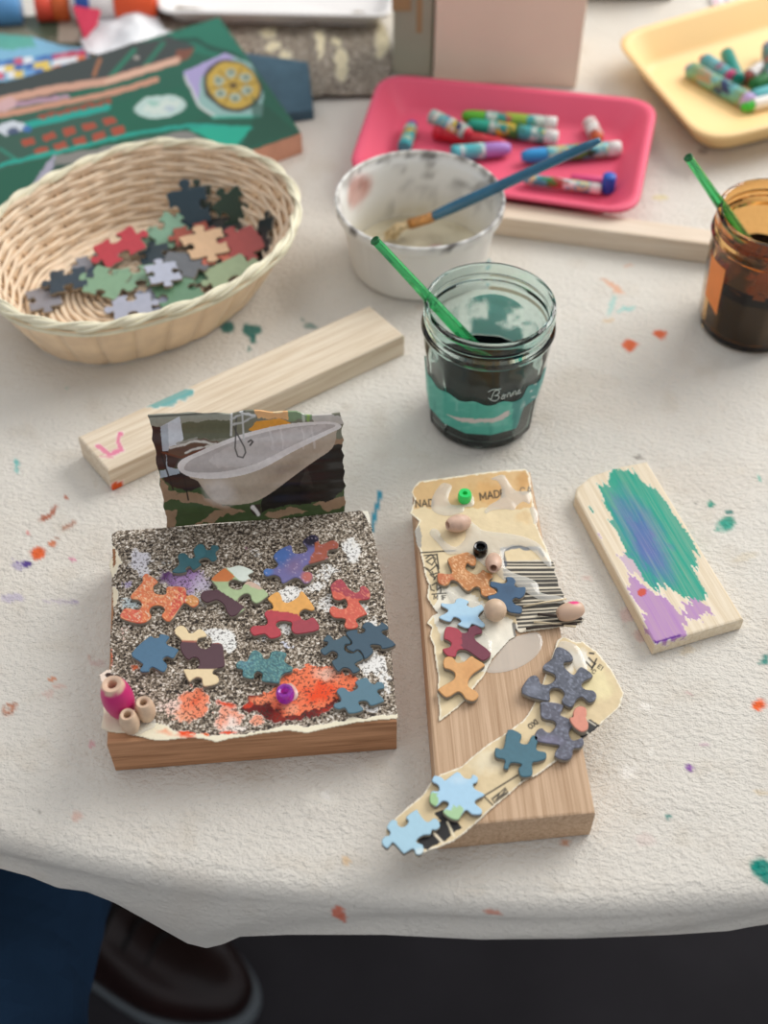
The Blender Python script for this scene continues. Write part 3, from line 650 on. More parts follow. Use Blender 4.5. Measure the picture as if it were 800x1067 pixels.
puzzle(art, traced(320, 590, 8, [(265, 102), (305, 125), (345, 180), (400, 217), (437, 200), (440, 170), (480, 163), (522, 210), (520, 267), (480, 280), (430, 285), (440, 310), (498, 390), (480, 407), (405, 442), (427, 490), (400, 517), (340, 522), (308, 495), (320, 445), (290, 432), (225, 427), (188, 385), (190, 345), (220, 328), (265, 350), (320, 348), (335, 310), (315, 270), (270, 282), (220, 267), (203, 215), (195, 155)]), HP,
       col2('#cc5641', ('poly', (traced(320, 590, 8, [(180, 80), (540, 80), (540, 285), (440, 275), (330, 265), (280, 215), (195, 215)]), '#a13242'), dict(w=1)), ('flecks', ('#e8906c', .6))), 'crimson and coral jigsaw piece')
puzzle(art, traced(325, 635, 8, [(280, 190), (375, 165), (380, 195), (430, 190), (440, 165), (415, 145), (445, 105), (490, 105), (530, 135), (565, 125), (580, 103), (632, 135), (630, 165), (590, 175), (590, 200), (698, 290), (590, 327), (570, 300), (520, 290), (485, 300), (512, 350), (445, 412), (422, 375), (400, 343), (370, 336), (345, 353), (298, 332), (287, 303), (322, 292), (330, 265)]), HP,
       col2('#2e4c5e', mot=.06), 'dark blue jigsaw piece at the right edge')
puzzle(art, traced(325, 635, 8, [(125, 210), (160, 220), (180, 250), (225, 240), (270, 215), (300, 237), (322, 270), (312, 288), (276, 292), (270, 330), (300, 357), (348, 361), (383, 342), (428, 407), (355, 452), (402, 500), (345, 532), (310, 495), (260, 485), (215, 517), (163, 435), (205, 405), (210, 365), (165, 345), (105, 382), (68, 335), (120, 300), (130, 270), (93, 260)]), HP,
       col2('#31505f', mot=.06), 'dark blue jigsaw piece interlocked with its neighbour')
puzzle(art, traced(325, 635, 8, [(360, 600), (450, 563), (480, 600), (520, 622), (545, 600), (592, 610), (602, 655), (560, 665), (545, 687), (602, 755), (560, 782), (490, 802), (460, 767), (420, 760), (385, 777), (427, 840), (310, 867), (275, 820), (225, 832), (183, 815), (183, 785), (235, 765), (235, 735), (203, 680), (240, 648), (280, 655), (310, 682), (360, 665), (380, 640)]), HP,
       col2('#4f7585', mot=.06), 'grey-blue jigsaw piece near the lower right corner')
puzzle(art, traced(130, 640, 8, [(53, 325), (200, 185), (245, 195), (285, 190), (290, 165), (340, 168), (372, 190), (345, 227), (360, 255), (442, 290), (430, 325), (400, 367), (350, 350), (315, 375), (345, 410), (350, 442), (320, 482), (265, 455), (230, 440), (205, 457), (200, 477), (145, 482), (123, 460), (150, 420), (125, 395)]), HP,
       col2('#3f6a87', mot=.07), 'steel blue jigsaw piece above the wooden beads')
puzzle(art, [(181, 659), (184, 653), (190, 651.5), (194.5, 655), (196.5, 659), (201, 659), (207.5, 655), (213, 658), (214.5, 663), (206.5, 665), (205, 669.5), (208, 674), (214, 676), (219, 673), (220, 670), (231, 670.5), (233, 683), (233.5, 694), (224, 697), (221, 701), (226, 704), (228, 709), (224, 713), (213, 715), (210.5, 711), (210, 707), (205, 705.5), (200, 708), (197, 710), (193, 703), (191.5, 697), (203, 697), (207.5, 692), (206, 686), (201, 685), (196, 687.5), (190, 681), (187, 672), (189, 668), (186.5, 664)], HP,
       col2('#4a2430', ('poly', ([(175, 645), (240, 645), (240, 670), (186, 667)], '#ead3a6')), ('poly', ([(185, 697), (240, 697), (240, 720), (185, 720)], '#e6cfa3')), ('line', ([(186, 667.5), (234, 670)], 1.6, '#b06048')), mot=.06), 'maroon and cream jigsaw piece')
puzzle(art, traced(230, 670, 6.667, [(106, 140), (140, 118), (180, 125), (205, 70), (240, 46), (285, 75), (300, 107), (335, 102), (350, 60), (400, 53), (457, 70), (440, 115), (457, 140), (497, 165), (490, 197), (450, 205), (415, 235), (405, 277), (375, 277), (285, 262), (290, 215), (255, 195), (230, 215), (225, 247), (153, 232), (150, 185), (113, 175)]), HP,
       col2('#356c74', ('ell', (256, 690, 12, 9, '#45798c', .8), dict(soft=.6)), ('flecks', ('#7fb5a8', .52), dict(f=1.1, al=.55)), ('flecks', ('#1c3c40', .56), dict(f=.9, al=.6))), 'speckled teal jigsaw piece')
def bead(parent, name, c, ax, R, L, rh, mat, label, ends=None, seg=28, rp=1.8, re=None):
    """barrel bead centred at c along ax; rh hole radius; re end radius"""
    re = R*.62 if re is None else re
    prof = []; k = 16
    for i in range(k+1):
        t = -1+2*i/k; prof.append((re+(R-re)*(1-abs(t)**rp)**(1/rp if rp > 2 else .8), t*L/2))
    prof += [(rh*1.12, L/2-.0001), (rh, L/2-.0005), (rh, -L/2+.0005), (rh*1.12, -L/2)]
    V, Fc = lathe(prof, c, ax, seg, close=True)
    cols = None
    if ends: cols = ends(np.array(V), Vector(c), Vector(ax).normalized())
    o = mesh(name, V, Fc, mat, parent, cols=cols, smooth=True, auto=60)
    if label: o['label'] = label
    return o
wbead = plain('pale_bead_wood', '#d3b79b', .45, .4, var=.1, vs=300, bs=600, bstr=.1)
wbeadv = vcol('tinted_bead_wood', .4, .45, bs=500, bstr=.08)
def pinkends(V, c, ax):
    t = (V-np.array(c))@np.array(ax); n = fbm(V[:, 0]*400, V[:, 1]*400+V[:, 2]*300)
    m = np.clip((.0101+(n-.5)*.003-t)/.0008, 0, 1)[:, None]
    C = np.array(hx('#d9b79d'))*(1-m)+np.array(hx('#c92b72'))*m; return np.column_stack([C, np.ones(len(C))])
def stand(px, py, h, R, L, lean=(0, 0)):
    """bead standing upright; px,py = centre of its foot at height h"""
    p = P(px, py, h); ax = Vector((lean[0], lean[1], 1)).normalized(); return p+ax*(L/2), ax
c0, ax = stand(128.5, 741, hL+.001, .0066, .0215, (-.06, .0)); bead(art, 'large_bead', c0, ax, .0069, .0225, .0021, wbeadv, 'bright pink barrel bead with a bare wooden top', pinkends, re=.0042)
c0, ax = stand(137.5, 759.5, hL+.0008, .0044, .012, (-.02, 0)); bead(art, 'wooden_bead', c0, ax, .0043, .0122, .0017, wbead, 'front one of the two small plain beads', re=.0029)
c0, ax = stand(153.5, 747, hL+.0008, .0044, .012, (.0, 0)); bead(art, 'wooden_bead', c0, ax, .0044, .0125, .0016, wbead, 'plain bead to the right of the other small one', re=.003)
glue = plain('dried_white_glue', '#e9e6dc', .18, .5, coat=.6, bs=300, bstr=.15); glue.node_tree.nodes['Principled BSDF'].inputs['Alpha'].default_value = .45
blob('glue_patch', [(128, 748), (140, 750), (150, 747), (161, 749), (162, 757), (154, 761), (143, 766), (131, 764)], hL+.0009, .0005, glue, art)
blob('glue_patch', [(293, 716), (303, 712), (310, 720), (309, 728), (300, 731), (293, 727)], hL+.0006, .0008, glue, art)
c0, ax = stand(297.5, 727, hL+.0008, .0038, .006); bead(art, 'pony_bead', c0, ax, .0042, .0062, .0017, clear('purple_glass', '#cf55e6', .06, 1.45, .7), 'clear purple pony bead', re=.0034)
# ---- standing bathtub picture
cardq = [(153.3, 433), (358, 430.5), (362, 532.5), (173, 551.5)]
bl = P(173, 551.5, hL); br = P(362, 532.5, hL)
def upto(p, py, lean=.12):
    lo, hi = 0, .2
    for _ in range(40):
        m = (lo+hi)/2; y = proj(p.x, p.y+lean*m, p.z+m)[1]
        if y > py: lo = m
        else: hi = m
    return Vector((p.x, p.y+lean*lo, p.z+lo))
tl = upto(bl, 433.); tr = upto(br, 430.5)
k_ = P(153.3, 433, tl.z); tl = Vector((k_.x, k_.y, tl.z)) ; k_ = P(358, 430.5, tr.z); tr = Vector((k_.x, k_.y, tr.z))
def p_tub(px, py):
    c = Canvas(px, py, '#46443a')
    T = lambda pts: traced(150, 415, 3.636, pts)
    c.poly(T([(0, 20), (800, 20), (800, 180), (0, 180)]), '#7f7f6c', w=2); c.poly(T([(10, 60), (330, 45), (330, 95), (10, 110)]), '#b5b6a8', .55, w=3); c.line(T([(10, 70), (380, 50)]), 2, '#3c3d33', .8)
    c.poly(T([(140, 95), (330, 80), (330, 150), (140, 160)]), '#64674f', 1, w=3); c.poly(T([(20, 105), (60, 105), (75, 190), (130, 230), (90, 300), (45, 300)]), '#3b211b', 1, w=2)
    c.poly(T([(62, 108), (135, 68), (150, 155), (120, 190), (70, 200)]), '#dde2e8'); c.poly(T([(62, 108), (90, 95), (95, 200), (70, 200)]), '#bcc4cc')
    c.poly(T([(40, 300), (60, 270), (800, 180), (800, 500), (60, 520)]), '#465a34', 1); 
    for q in ([(60, 300), (100, 350), (140, 360), (60, 400)], [(90, 380), (180, 350), (300, 400), (380, 430), (340, 440), (230, 400), (150, 390)], [(190, 475), (270, 425), (330, 425), (260, 470)], [(450, 440), (560, 410), (620, 430), (480, 455)], [(640, 400), (760, 370), (780, 400), (700, 430)], [(80, 430), (130, 420), (110, 490), (80, 495)], [(680, 210), (790, 200), (790, 240), (690, 240)], [(700, 150), (760, 150), (780, 200), (720, 190)]):
        c.poly(T(q), '#a98a6e', .95, w=3)
    c.poly(T([(70, 290), (180, 270), (250, 330), (160, 350), (80, 320)]), '#2d1d18', 1, w=3)
    c.poly(T([(85, 205), (90, 260), (130, 270), (130, 290), (60, 305), (60, 275), (85, 270)]), '#b3c0ca', 1, w=2)
    c.poly(T([(100, 185), (190, 150), (290, 165), (280, 180), (150, 225), (90, 215)]), '#6a5040', 1, w=2); c.line(T([(100, 190), (190, 160), (270, 172), (160, 205)]), 2.5, '#dddbd2', 1, w=1.5); c.line(T([(125, 170), (200, 150)]), 2, '#a3a195', .9, w=1)
    c.line(T([(65, 210), (110, 345)]), 1.6, '#1d1412'); c.line(T([(150, 290), (168, 385)]), 1.6, '#1d1412'); c.line(T([(70, 205), (140, 225), (230, 190)]), 2, '#6e3c26', .9)
    c.poly(T([(395, 120), (430, 90), (520, 75), (560, 95), (500, 115), (420, 130)]), '#eda53c', 1, w=2); c.poly(T([(415, 35), (545, 32), (550, 75), (430, 80)]), '#eab478', 1, w=3); c.ell(289, 427, 8, 4, '#f0d7a8', .9, 0, 1)
    c.poly(T([(550, 30), (660, 30), (660, 85), (540, 85)]), '#829a74', 1, w=3); c.line(T([(600, 30), (605, 85)]), 3, '#c7cfbf', .9); c.line(T([(625, 30), (622, 85)]), 3, '#8fae5a', .9); c.poly(T([(640, 60), (770, 65), (760, 100), (640, 92)]), '#d2ccc5', .9, w=2)
    c.poly(T([(440, 430), (450, 300), (690, 180), (760, 170), (770, 340), (700, 390), (560, 400)]), '#0e0c0a', 1, w=3); c.poly(T([(590, 330), (610, 260), (620, 250), (640, 340)]), '#3a362f', .5, w=2)
    # tub
    c.poly(smoothp(T([(180, 285), (400, 200), (700, 110), (728, 135), (712, 190), (650, 235), (560, 300), (480, 360), (410, 395), (330, 404), (275, 396), (240, 365), (205, 315)]), 4), '#bfb09d', 1)
    c.ell(229, 513, 22, 16, '#e2dad2', .85, 20, 2, soft=.6); c.ell(300, 487, 45, 10, '#9c8a74', .6, -32, 2, soft=.7)
    rim = smoothp(T([(128, 265), (140, 235), (200, 205), (330, 150), (450, 115), (560, 95), (680, 88), (735, 95), (745, 112), (700, 135), (560, 205), (440, 270), (330, 300), (230, 305), (160, 292)]), 4)
    c.poly(rim, '#efebe8', 1)
    c.poly(smoothp(T([(152, 262), (175, 235), (240, 205), (350, 160), (460, 128), (570, 108), (690, 98), (725, 104), (690, 122), (560, 180), (430, 245), (320, 275), (220, 282), (165, 276)]), 4), '#c6c0bd', 1)
    c.poly(smoothp(T([(260, 215), (460, 140), (690, 105), (600, 160), (430, 240), (300, 265)]), 4), '#dad5d2', .6, w=4)
    c.line(T([(350, 70), (345, 190), (355, 220), (375, 225), (385, 205), (380, 185), (350, 130), (335, 95)]), 1.5, '#4d4c4a', 1); c.line(T([(332, 60), (330, 140)]), 2.2, '#d8d9d6', 1); c.line(T([(372, 50), (378, 160)]), 1.8, '#d0d2cf', 1); c.line(T([(330, 80), (380, 60), (420, 70), (380, 90), (335, 100)]), 2, '#c9cbc8', .9, w=1.5); c.line(T([(345, 50), (420, 65)]), 2, '#e6e7e4', .9, w=1.5)
    c.line(T([(395, 165), (405, 158), (412, 165), (402, 178)]), 1.8, '#3f3d3b')
    c.poly(T([(400, 405), (440, 400), (445, 440), (420, 445), (405, 430)]), '#3a3029', 1); c.line(T([(412, 412), (432, 440)]), 4, '#f4f1ec', 1, w=1)
    for x0 in (480, 520, 600, 640): c.line(T([(x0, 110), (x0+6, 190)]), 2, '#f2eeec', .4, w=2)
    c.mottle(.1, .3); return c
def build_card():
    nu, nv = 400, 220; u, v = np.meshgrid(np.linspace(0, 1, nu), np.linspace(0, 1, nv)); u = u.ravel(); v = v.ravel()
    B = [np.array(tuple(q)) for q in (bl, br, tr, tl)]
    jl = (.008*np.abs(np.sin(v*np.pi*5))+.004*(vnoise(v*30, v*0))) ; jr = (.012*np.abs(np.sin(v*np.pi*6.3+1))+.008*vnoise(v*25, v*0+3))
    uu = jl+(1-jl-jr)*u
    top = .985+.02*vnoise(u*14, u*0)+.03*np.clip((u-.42)/.1, 0, 1)*np.clip((.82-u)/.05, 0, 1)
    vv = v*top
    Pt = ((1-uu)*(1-vv))[:, None]*B[0]+(uu*(1-vv))[:, None]*B[1]+(uu*vv)[:, None]*B[2]+((1-uu)*vv)[:, None]*B[3]
    Pt[:, 1] += .0003*np.sin(vv*np.pi*10)*1.0+.001*np.sin(uu*5+1)           # faint flutes
    idx = np.arange(nu*nv).reshape(nv, nu)
    Fq = np.column_stack([idx[:-1, :-1].ravel(), idx[:-1, 1:].ravel(), idx[1:, 1:].ravel(), idx[1:, :-1].ravel()])
    px, py = proj(Pt[:, 0], Pt[:, 1], Pt[:, 2])
    o = mesh('bathtub_picture', Pt, Fq.tolist(), vcol('glossy_photo_print', rough=.28, spec=.5, coat=.3), art, cols=p_tub(px, py).rgba())
    o['label'] = 'standing card printed with a white claw-foot bathtub'; solid(o, .0012)
build_card()
# ================================================================== right collage: narrow oak board
Z1 = P(530, 680, 0); hR = hfrom(620.5, 847, 869.5)
art2 = thing('puzzle_collage', 'narrow oak board collage with torn card, beads and a slanting strip of jigsaw pieces', 'artwork', (Z1.x, Z1.y, 0), 'collages made of jigsaw pieces')
oak = wood('oak', '#d0b192', '#a98868', angpx((560, 520), (620, 846)), 640, 12, dark='#8a6a4c', bstr=.5)
wood_block('oak_board', [(430, 514), (552.5, 491), (620.5, 847), (457, 863)], hR, oak, art2, step=.004)
print('hR', hR, tl.z)
LET = {'N': [[(0, 0), (0, 1), (.7, 0), (.7, 1)]], 'A': [[(0, 0), (.38, 1), (.76, 0)], [(.14, .33), (.62, .33)]], 'D': [[(0, 0), (0, 1), (.4, 1), (.68, .75), (.68, .25), (.4, 0), (0, 0)]],
       'M': [[(0, 0), (0, 1), (.42, .2), (.84, 1), (.84, 0)]], 'E': [[(.6, 0), (0, 0), (0, 1), (.6, 1)], [(0, .5), (.52, .5)]], 'C': [[(.7, .8), (.5, 1), (.2, 1), (0, .7), (0, .3), (.2, 0), (.5, 0), (.7, .2)]],
       'I': [[(0, 0), (0, 1)]], ':': [[(0, .15), (0, .25)], [(0, .7), (0, .8)]], '1': [[(.1, .8), (.25, 1), (.25, 0)]], 'F': [[(0, 0), (0, 1), (.6, 1)], [(0, .5), (.5, .5)]], 'O': [[(.2, 0), (0, .3), (0, .7), (.2, 1), (.5, 1), (.7, .7), (.7, .3), (.5, 0), (.2, 0)]],
       'X': [[(0, 0), (.7, 1)], [(0, 1), (.7, 0)]], 'R': [[(0, 0), (0, 1), (.5, 1), (.65, .75), (.5, .5), (0, .5)], [(.3, .5), (.7, 0)]], 'J': [[(0, .2), (.2, 0), (.45, .1), (.45, 1)]], 'L': [[(0, 1), (0, 0), (.6, 0)]]}
def text(c, s, x, y, size, ang, wd, col='#23201d', gap=.28):
    t = math.radians(ang); u = (math.cos(t), math.sin(t)); v = (math.sin(t), -math.cos(t)); cx = 0
    for ch in s:
        if ch == ' ': cx += size*.6; continue
        for st in LET[ch]:
            c.line([(x+u[0]*(cx+a*size)+v[0]*b*size, y+u[1]*(cx+a*size)+v[1]*b*size) for a, b in st], wd, col, .95)
        cx += size*(max(a for st in LET[ch] for a, b in st)+gap)
main_out = [(431, 509), (436, 503), (475, 497.5), (510, 493), (548, 490), (551.5, 497), (553, 515), (556, 530), (557.5, 545), (562, 558), (568, 570), (573, 584), (577, 588), (577, 597), (580, 604), (581, 611), (587, 620), (586, 626), (590, 632), (592, 640), (602, 643), (608, 647), (604, 652), (592, 653), (568, 656), (541, 660), (536, 655), (537, 664), (530, 668), (512, 688), (503, 706), (490, 722), (485, 730), (474, 740), (457, 753), (458, 742), (456, 725), (457, 706), (454, 690), (452, 674), (448, 664), (450, 655), (445, 650), (450, 643), (456, 640), (450, 632), (445, 624), (447, 610), (443, 601), (441, 589), (438, 576), (434, 566), (432, 555), (437, 544), (427.5, 536), (432, 522), (429, 514)]
def p_main(px, py):
    c = Canvas(px, py, '#e0cca4')
    c.poly([(425, 480), (560, 480), (557, 530), (520, 532), (490, 530), (460, 528), (425, 532)], '#d5ae78', .9, w=5, f=.08)
    c.ell(510, 515, 28, 14, '#cf9f62', .8, 0, 8, soft=.5); c.ell(545, 502, 10, 12, '#c9985c', .8, 0, 5, soft=.5); c.ell(545, 540, 12, 8, '#d8b784', .6, 0, 5, soft=.6); c.ell(450, 510, 14, 8, '#d9b57f', .7, 0, 5, soft=.6)
    d = segdist(px, py, main_out, True); n = fbm(px*.3, py*.3)
    c.put((2.6*n+.4-d)*1.2, '#f3ead2', .9)
    c.poly([(455, 610), (480, 612), (520, 640), (545, 655), (536, 668), (515, 690), (500, 705), (478, 690), (460, 665), (452, 640)], '#ebe6d6', .9, w=5)
    text(c, 'NAD', 433.2, 529.5, 6.8, -4, 1.4); text(c, 'MADE', 500.5, 522, 7.0, -8, 1.5); text(c, ': CA', 536.5, 517.5, 6.8, -8, 1.1, '#5b564f')
    # box with a hand-drawn sign and lettering at the left edge
    c.line([(439, 577), (464, 575.5), (474, 575)], 1.5, '#2a2622'); c.line([(455, 579), (457, 594)], 1.6, '#23201d'); c.line([(442, 580), (455, 579)], 1.4, '#23201d')
    for q in ([(444, 583), (449, 579), (454, 584), (450, 590), (444, 586), (451, 582), (456, 592)], [(442, 592), (448, 596), (455, 590), (457, 598), (450, 600), (444, 594)], [(448, 600), (453, 604), (450, 597)], [(450, 611), (455, 608), (455, 616), (459, 613), (459, 619)], [(448, 611), (449, 616), (452, 617)], [(452, 605), (455, 601), (458, 606)]):
        c.line(q, 1.4, '#1f1c1a', .95, w=.6)
    c.line([(450, 620.5), (466, 619)], 1.3, '#2a2622'); text(c, 'M 1F', 452, 625.5, 4.2, 2, 1.1)
    # barcode
    yb = [(587.5, 1.8), (590.5, 1.3), (595, 2.6), (599.5, 2.4), (603, 1.5), (606.5, 3.0), (611, 3.4), (616, 1.6), (619.5, 2.8), (624, 3.0), (628.3, 1.4), (632.5, 4.2), (637.5, 1.5), (641, 2.0), (645.5, 1.8), (649.5, 2.4), (653.4, 1.4)]
    bc = [(523, 586), (575, 584), (582, 600), (588, 616), (594, 634), (620, 640), (612, 656), (541, 663), (536, 640), (530, 618), (524, 600)]
    m = inpoly(px, py, bc); c.put(m.astype(float), '#dcd2bd', .9)
    for y, wd in yb:
        k = (px-560)*-.045*np.interp(y, [587, 655], [0, 1.7]); s_ = np.clip((wd/2+.55-np.abs(py-y-k))*1.6, 0, 1)*m; c.put(s_, '#1c1917', .95)
    c.line([(524, 573), (540, 571), (560, 573), (566, 580)], 4, '#4a6078', .8, w=2); c.line([(523, 574), (526, 590)], 4, '#4b5563', .8, w=1.5); c.line([(535, 651), (537, 663)], 4, '#2c2a2c', .8, w=1)
    c.poly([(437, 548), (431, 556), (433, 566), (438, 574), (440, 560)], '#9d9992', .9, w=2)
    c.mottle(.07, .15); return c
sheet('torn_cardboard', main_out, hR, .00036, p_main, vcol('kraft_card', .5, .35, bs=350, bstr=.35, bd=.0005), art2, z=lambda x, y, px, py: .0006+.0006*fbm(px*.05, py*.05)+.0008*np.clip((px-592)/12, 0, 1), thick=.0005, loc=None)
# loose splinters of the torn barcode
for i, (a, b, wd) in enumerate([((560, 640), (606, 645), 2.2), ((556, 648), (600, 653), 1.6), ((548, 655), (601, 650), 1.8), ((545, 632), (590, 624), 1.4)]):
    A, B = P(*a, hR+.0018), P(*b, hR+.0026); V, Fc = tube([A, A.lerp(B, .5)+Vector((0, 0, .0004)), B], wd/2*.00045, 6, flat=1.6)
    o = mesh('torn_shred', V, Fc, plain('shred', '#d8c7a6' if i % 2 else '#4a4038', .7) if i % 2 else plain('shred_dark', '#41362f', .7), art2)
strip_out = [(432, 894), (430, 886), (418, 880), (404, 872), (401, 864), (408, 856), (420, 846), (440, 830), (450, 815), (460, 808), (480, 800.5), (493, 789), (510, 776), (530, 763), (545, 752), (551, 744), (556, 735), (562, 722), (570, 700), (577, 680), (581, 668), (587, 665), (600, 671), (607, 670), (613, 675), (621, 680), (628, 689), (637, 700), (643, 712), (649, 724), (645, 738), (635, 747), (624, 757), (606, 771), (590, 785), (575, 797), (560, 808), (545, 815), (528, 830), (510, 845), (497, 857), (486, 867), (472, 877), (458, 883), (446, 887), (436, 893)]
def p_strip(px, py):
    c = Canvas(px, py, '#dec9a0')
    c.ell(620, 715, 24, 22, '#e9dbab', .9, 0, 6, soft=.5); c.ell(600, 690, 16, 12, '#ebe5d6', .9, 0, 6, soft=.4); c.ell(510, 795, 26, 14, '#e6d9ba', .8, 0, 8, soft=.6); c.ell(470, 850, 20, 14, '#dfc595', .7, 0, 6, soft=.6); c.ell(575, 745, 14, 14, '#e5dcc8', .8, 0, 5, soft=.5); c.ell(604, 800, 20, 10, '#e0c690', .6, 0, 5, soft=.6)
    d = segdist(px, py, strip_out, True); n = fbm(px*.3, py*.3); c.put((2.4*n+.2-d)*1.2, '#f4ecd8', .9)
    # printed marks
    c.line([(610, 691), (616, 697), (620, 693)], 1.7, '#1f1c1a'); c.line([(613, 687), (619, 693)], 1.7, '#1f1c1a'); c.line([(616, 699), (621, 688)], 1.7, '#1f1c1a'); c.line([(614, 682), (618, 682.5)], 2, '#1f1c1a')
    text(c, 'C', 616, 702, 4, 35, 1.0); text(c, 'E1', 622, 697, 4, 35, 1.0)
    text(c, 'OXI', 552.5, 761, 5, -38, 1.5)
    c.line([(503, 831), (541, 808), (545, 811), (543, 815)], 1.6, '#26221f'); c.line([(504, 831), (513, 840)], 1.6, '#26221f'); c.line([(513, 834), (526, 822), (529, 827), (515, 838), (512, 833)], 1.2, '#2c2825')
    for q in ([(514, 832), (520, 828), (518, 834), (524, 828), (526, 824)], [(516, 835), (522, 831), (527, 827)]): c.line(q, 1.8, '#3a3531', .9, w=.8)
    c.poly([(599, 764), (614, 750), (625, 757), (607, 771)], '#2a2a2a', 1, w=1); c.line([(605, 760), (613, 766)], 1.4, '#e8e0cc', .9); c.poly([(595, 752), (604, 746), (612, 752), (600, 766)], '#2c2c2b', 1, w=1.5); c.line([(612, 752), (620, 757)], 1.3, '#ded6c4', .9)
    c.poly([(452, 848), (466, 843), (481, 864), (471, 870)], '#1f1e1f', 1, w=1); c.poly([(462, 855), (470, 871), (463, 878), (452, 860)], '#232222', 1, w=1); c.poly([(433, 872), (452, 858), (463, 877), (446, 886), (436, 884)], '#211f1f', 1, w=1.5)
    c.line([(466, 858), (473, 872)], 2.2, '#ecdfc0'); c.line([(452, 869), (461, 879)], 2.6, '#eadcc0'); c.line([(440, 873), (444, 870)], 1.5, '#d8ccb2', .9)
    c.mottle(.06, .15); return c
sheet('cardboard_strip', strip_out, hR, .00036, p_strip, vcol('kraft_card', .5), art2, z=lambda x, y, px, py: .0007+.0008*fbm(px*.04, py*.04)-.000004*np.clip(440-px, 0, 60)**2*.3, thick=.0006)
HQ = hR+.0013+.0024
G1 = ('flecks', ('#f2c898', .62), dict(f=1.0, al=.8))
puzzle(art2, traced(430, 560, 8, [(290, 185), (330, 155), (440, 120), (490, 135), (527, 170), (520, 230), (485, 232), (455, 212), (440, 240), (450, 268), (520, 305), (560, 290), (585, 265), (620, 290), (660, 300), (665, 330), (638, 352), (635, 400), (680, 430), (702, 460), (665, 478), (610, 492), (570, 470), (560, 422), (520, 410), (465, 447), (420, 420), (370, 365), (320, 355), (300, 387), (265, 402), (213, 375), (203, 320), (215, 293), (270, 300), (318, 300), (322, 270)]), HQ,
       col2('#c07f49', ('poly', (traced(430, 560, 8, [(190, 290), (330, 190), (330, 400), (190, 400)]), '#bf6a44', .8), dict(w=6)), G1), 'tan orange jigsaw piece with flecks')
puzzle(art2, traced(510, 560, 7.273, [(12, 330), (100, 345), (130, 332), (125, 300), (170, 298), (197, 325), (190, 360), (215, 375), (272, 375), (265, 432), (230, 462), (195, 455), (173, 475), (195, 505), (243, 525), (240, 572), (190, 572), (140, 560), (115, 520), (60, 492), (0, 475), (-15, 440), (30, 430), (57, 410), (50, 385), (8, 370)]), HQ,
       col2('#3a5a78', ('ell', (530, 615, 10, 8, '#33506c', .7), dict(soft=.6))), 'navy blue jigsaw piece')
puzzle(art2, traced(430, 560, 8, [(240, 543), (280, 550), (345, 545), (360, 515), (400, 503), (467, 530), (450, 560), (490, 582), (530, 570), (575, 558), (592, 600), (560, 630), (550, 665), (602, 720), (580, 747), (520, 727), (490, 720), (460, 757), (373, 725), (400, 700), (385, 675), (340, 663), (310, 702), (230, 677), (223, 655), (280, 625), (290, 600), (238, 570)]), HQ,
       col2('#aed0e4', ('ell', (485, 645, 26, 6, '#8fb9d8', .7), dict(soft=.8)), mot=.05), 'light sky blue jigsaw piece')
puzzle(art2, traced(440, 640, 8, [(200, 103), (290, 115), (330, 150), (375, 145), (385, 115), (440, 88), (497, 130), (490, 160), (440, 175), (445, 215), (572, 320), (510, 387), (430, 340), (370, 300), (320, 293), (288, 310), (275, 352), (210, 347), (168, 290), (225, 272), (240, 240), (210, 215), (178, 195)]), HQ,
       col2('#a83848', ('poly', ([(485, 640), (520, 640), (520, 700), (490, 690), (480, 665)], '#6a2b3f', .9), dict(w=3)), mot=.08), 'dark red jigsaw piece')
puzzle(art2, traced(440, 640, 8, [(173, 395), (190, 358), (235, 350), (270, 375), (290, 402), (350, 390), (405, 346), (440, 365), (517, 415), (500, 442), (430, 490), (388, 540), (385, 600), (450, 640), (467, 685), (425, 722), (365, 707), (330, 660), (290, 645), (205, 692), (140, 642), (133, 620), (205, 575), (262, 540), (270, 490), (230, 460), (183, 445)]), HQ,
       col2('#d9a265', ('ell', (490, 700, 12, 16, '#cf9458', .6), dict(soft=.7)), mot=.1), 'honey coloured jigsaw piece')
GR = lambda b, w: col2(b, ('flecks', ('#8b90a0', .56), dict(f=.45, al=.6)), ('flecks', ('#2c2f38', .6), dict(f=.5, al=.5)), w, mot=.2)
puzzle(art2, traced(535, 660, 6.667, [(300, 93), (370, 113), (412, 160), (405, 192), (355, 200), (350, 225), (380, 260), (420, 285), (450, 245), (480, 233), (552, 290), (490, 330), (473, 360), (500, 387), (555, 395), (577, 430), (560, 467), (520, 477), (480, 440), (440, 455), (405, 512), (350, 490), (335, 460), (355, 420), (330, 385), (280, 376), (250, 400), (240, 467), (58, 412), (100, 310), (150, 288), (175, 310), (190, 347), (240, 352), (285, 322), (280, 280), (208, 250), (213, 215), (268, 170)]), HQ+.0004,
       GR('#575b67', ('ell', (556, 718, 12, 9, '#7d8290', .7), dict(soft=.8))), 'large charcoal grey jigsaw piece', th=.0024)
puzzle(art2, traced(530, 650, 6.154, [(215, 498), (340, 513), (345, 545), (330, 580), (370, 600), (412, 620), (415, 650), (385, 690), (405, 742), (440, 740), (470, 728), (482, 765), (460, 792), (415, 800), (405, 852), (360, 874), (298, 852), (300, 815), (325, 780), (280, 770), (168, 747), (175, 690), (210, 666), (240, 690), (270, 692), (302, 650), (285, 620), (215, 602), (203, 540)]), HQ,
       GR('#5b5b68', ('ell', (572, 772, 20, 8, '#7f7a94', .6), dict(soft=.8))), 'smaller charcoal jigsaw piece with a violet tint', th=.0024)
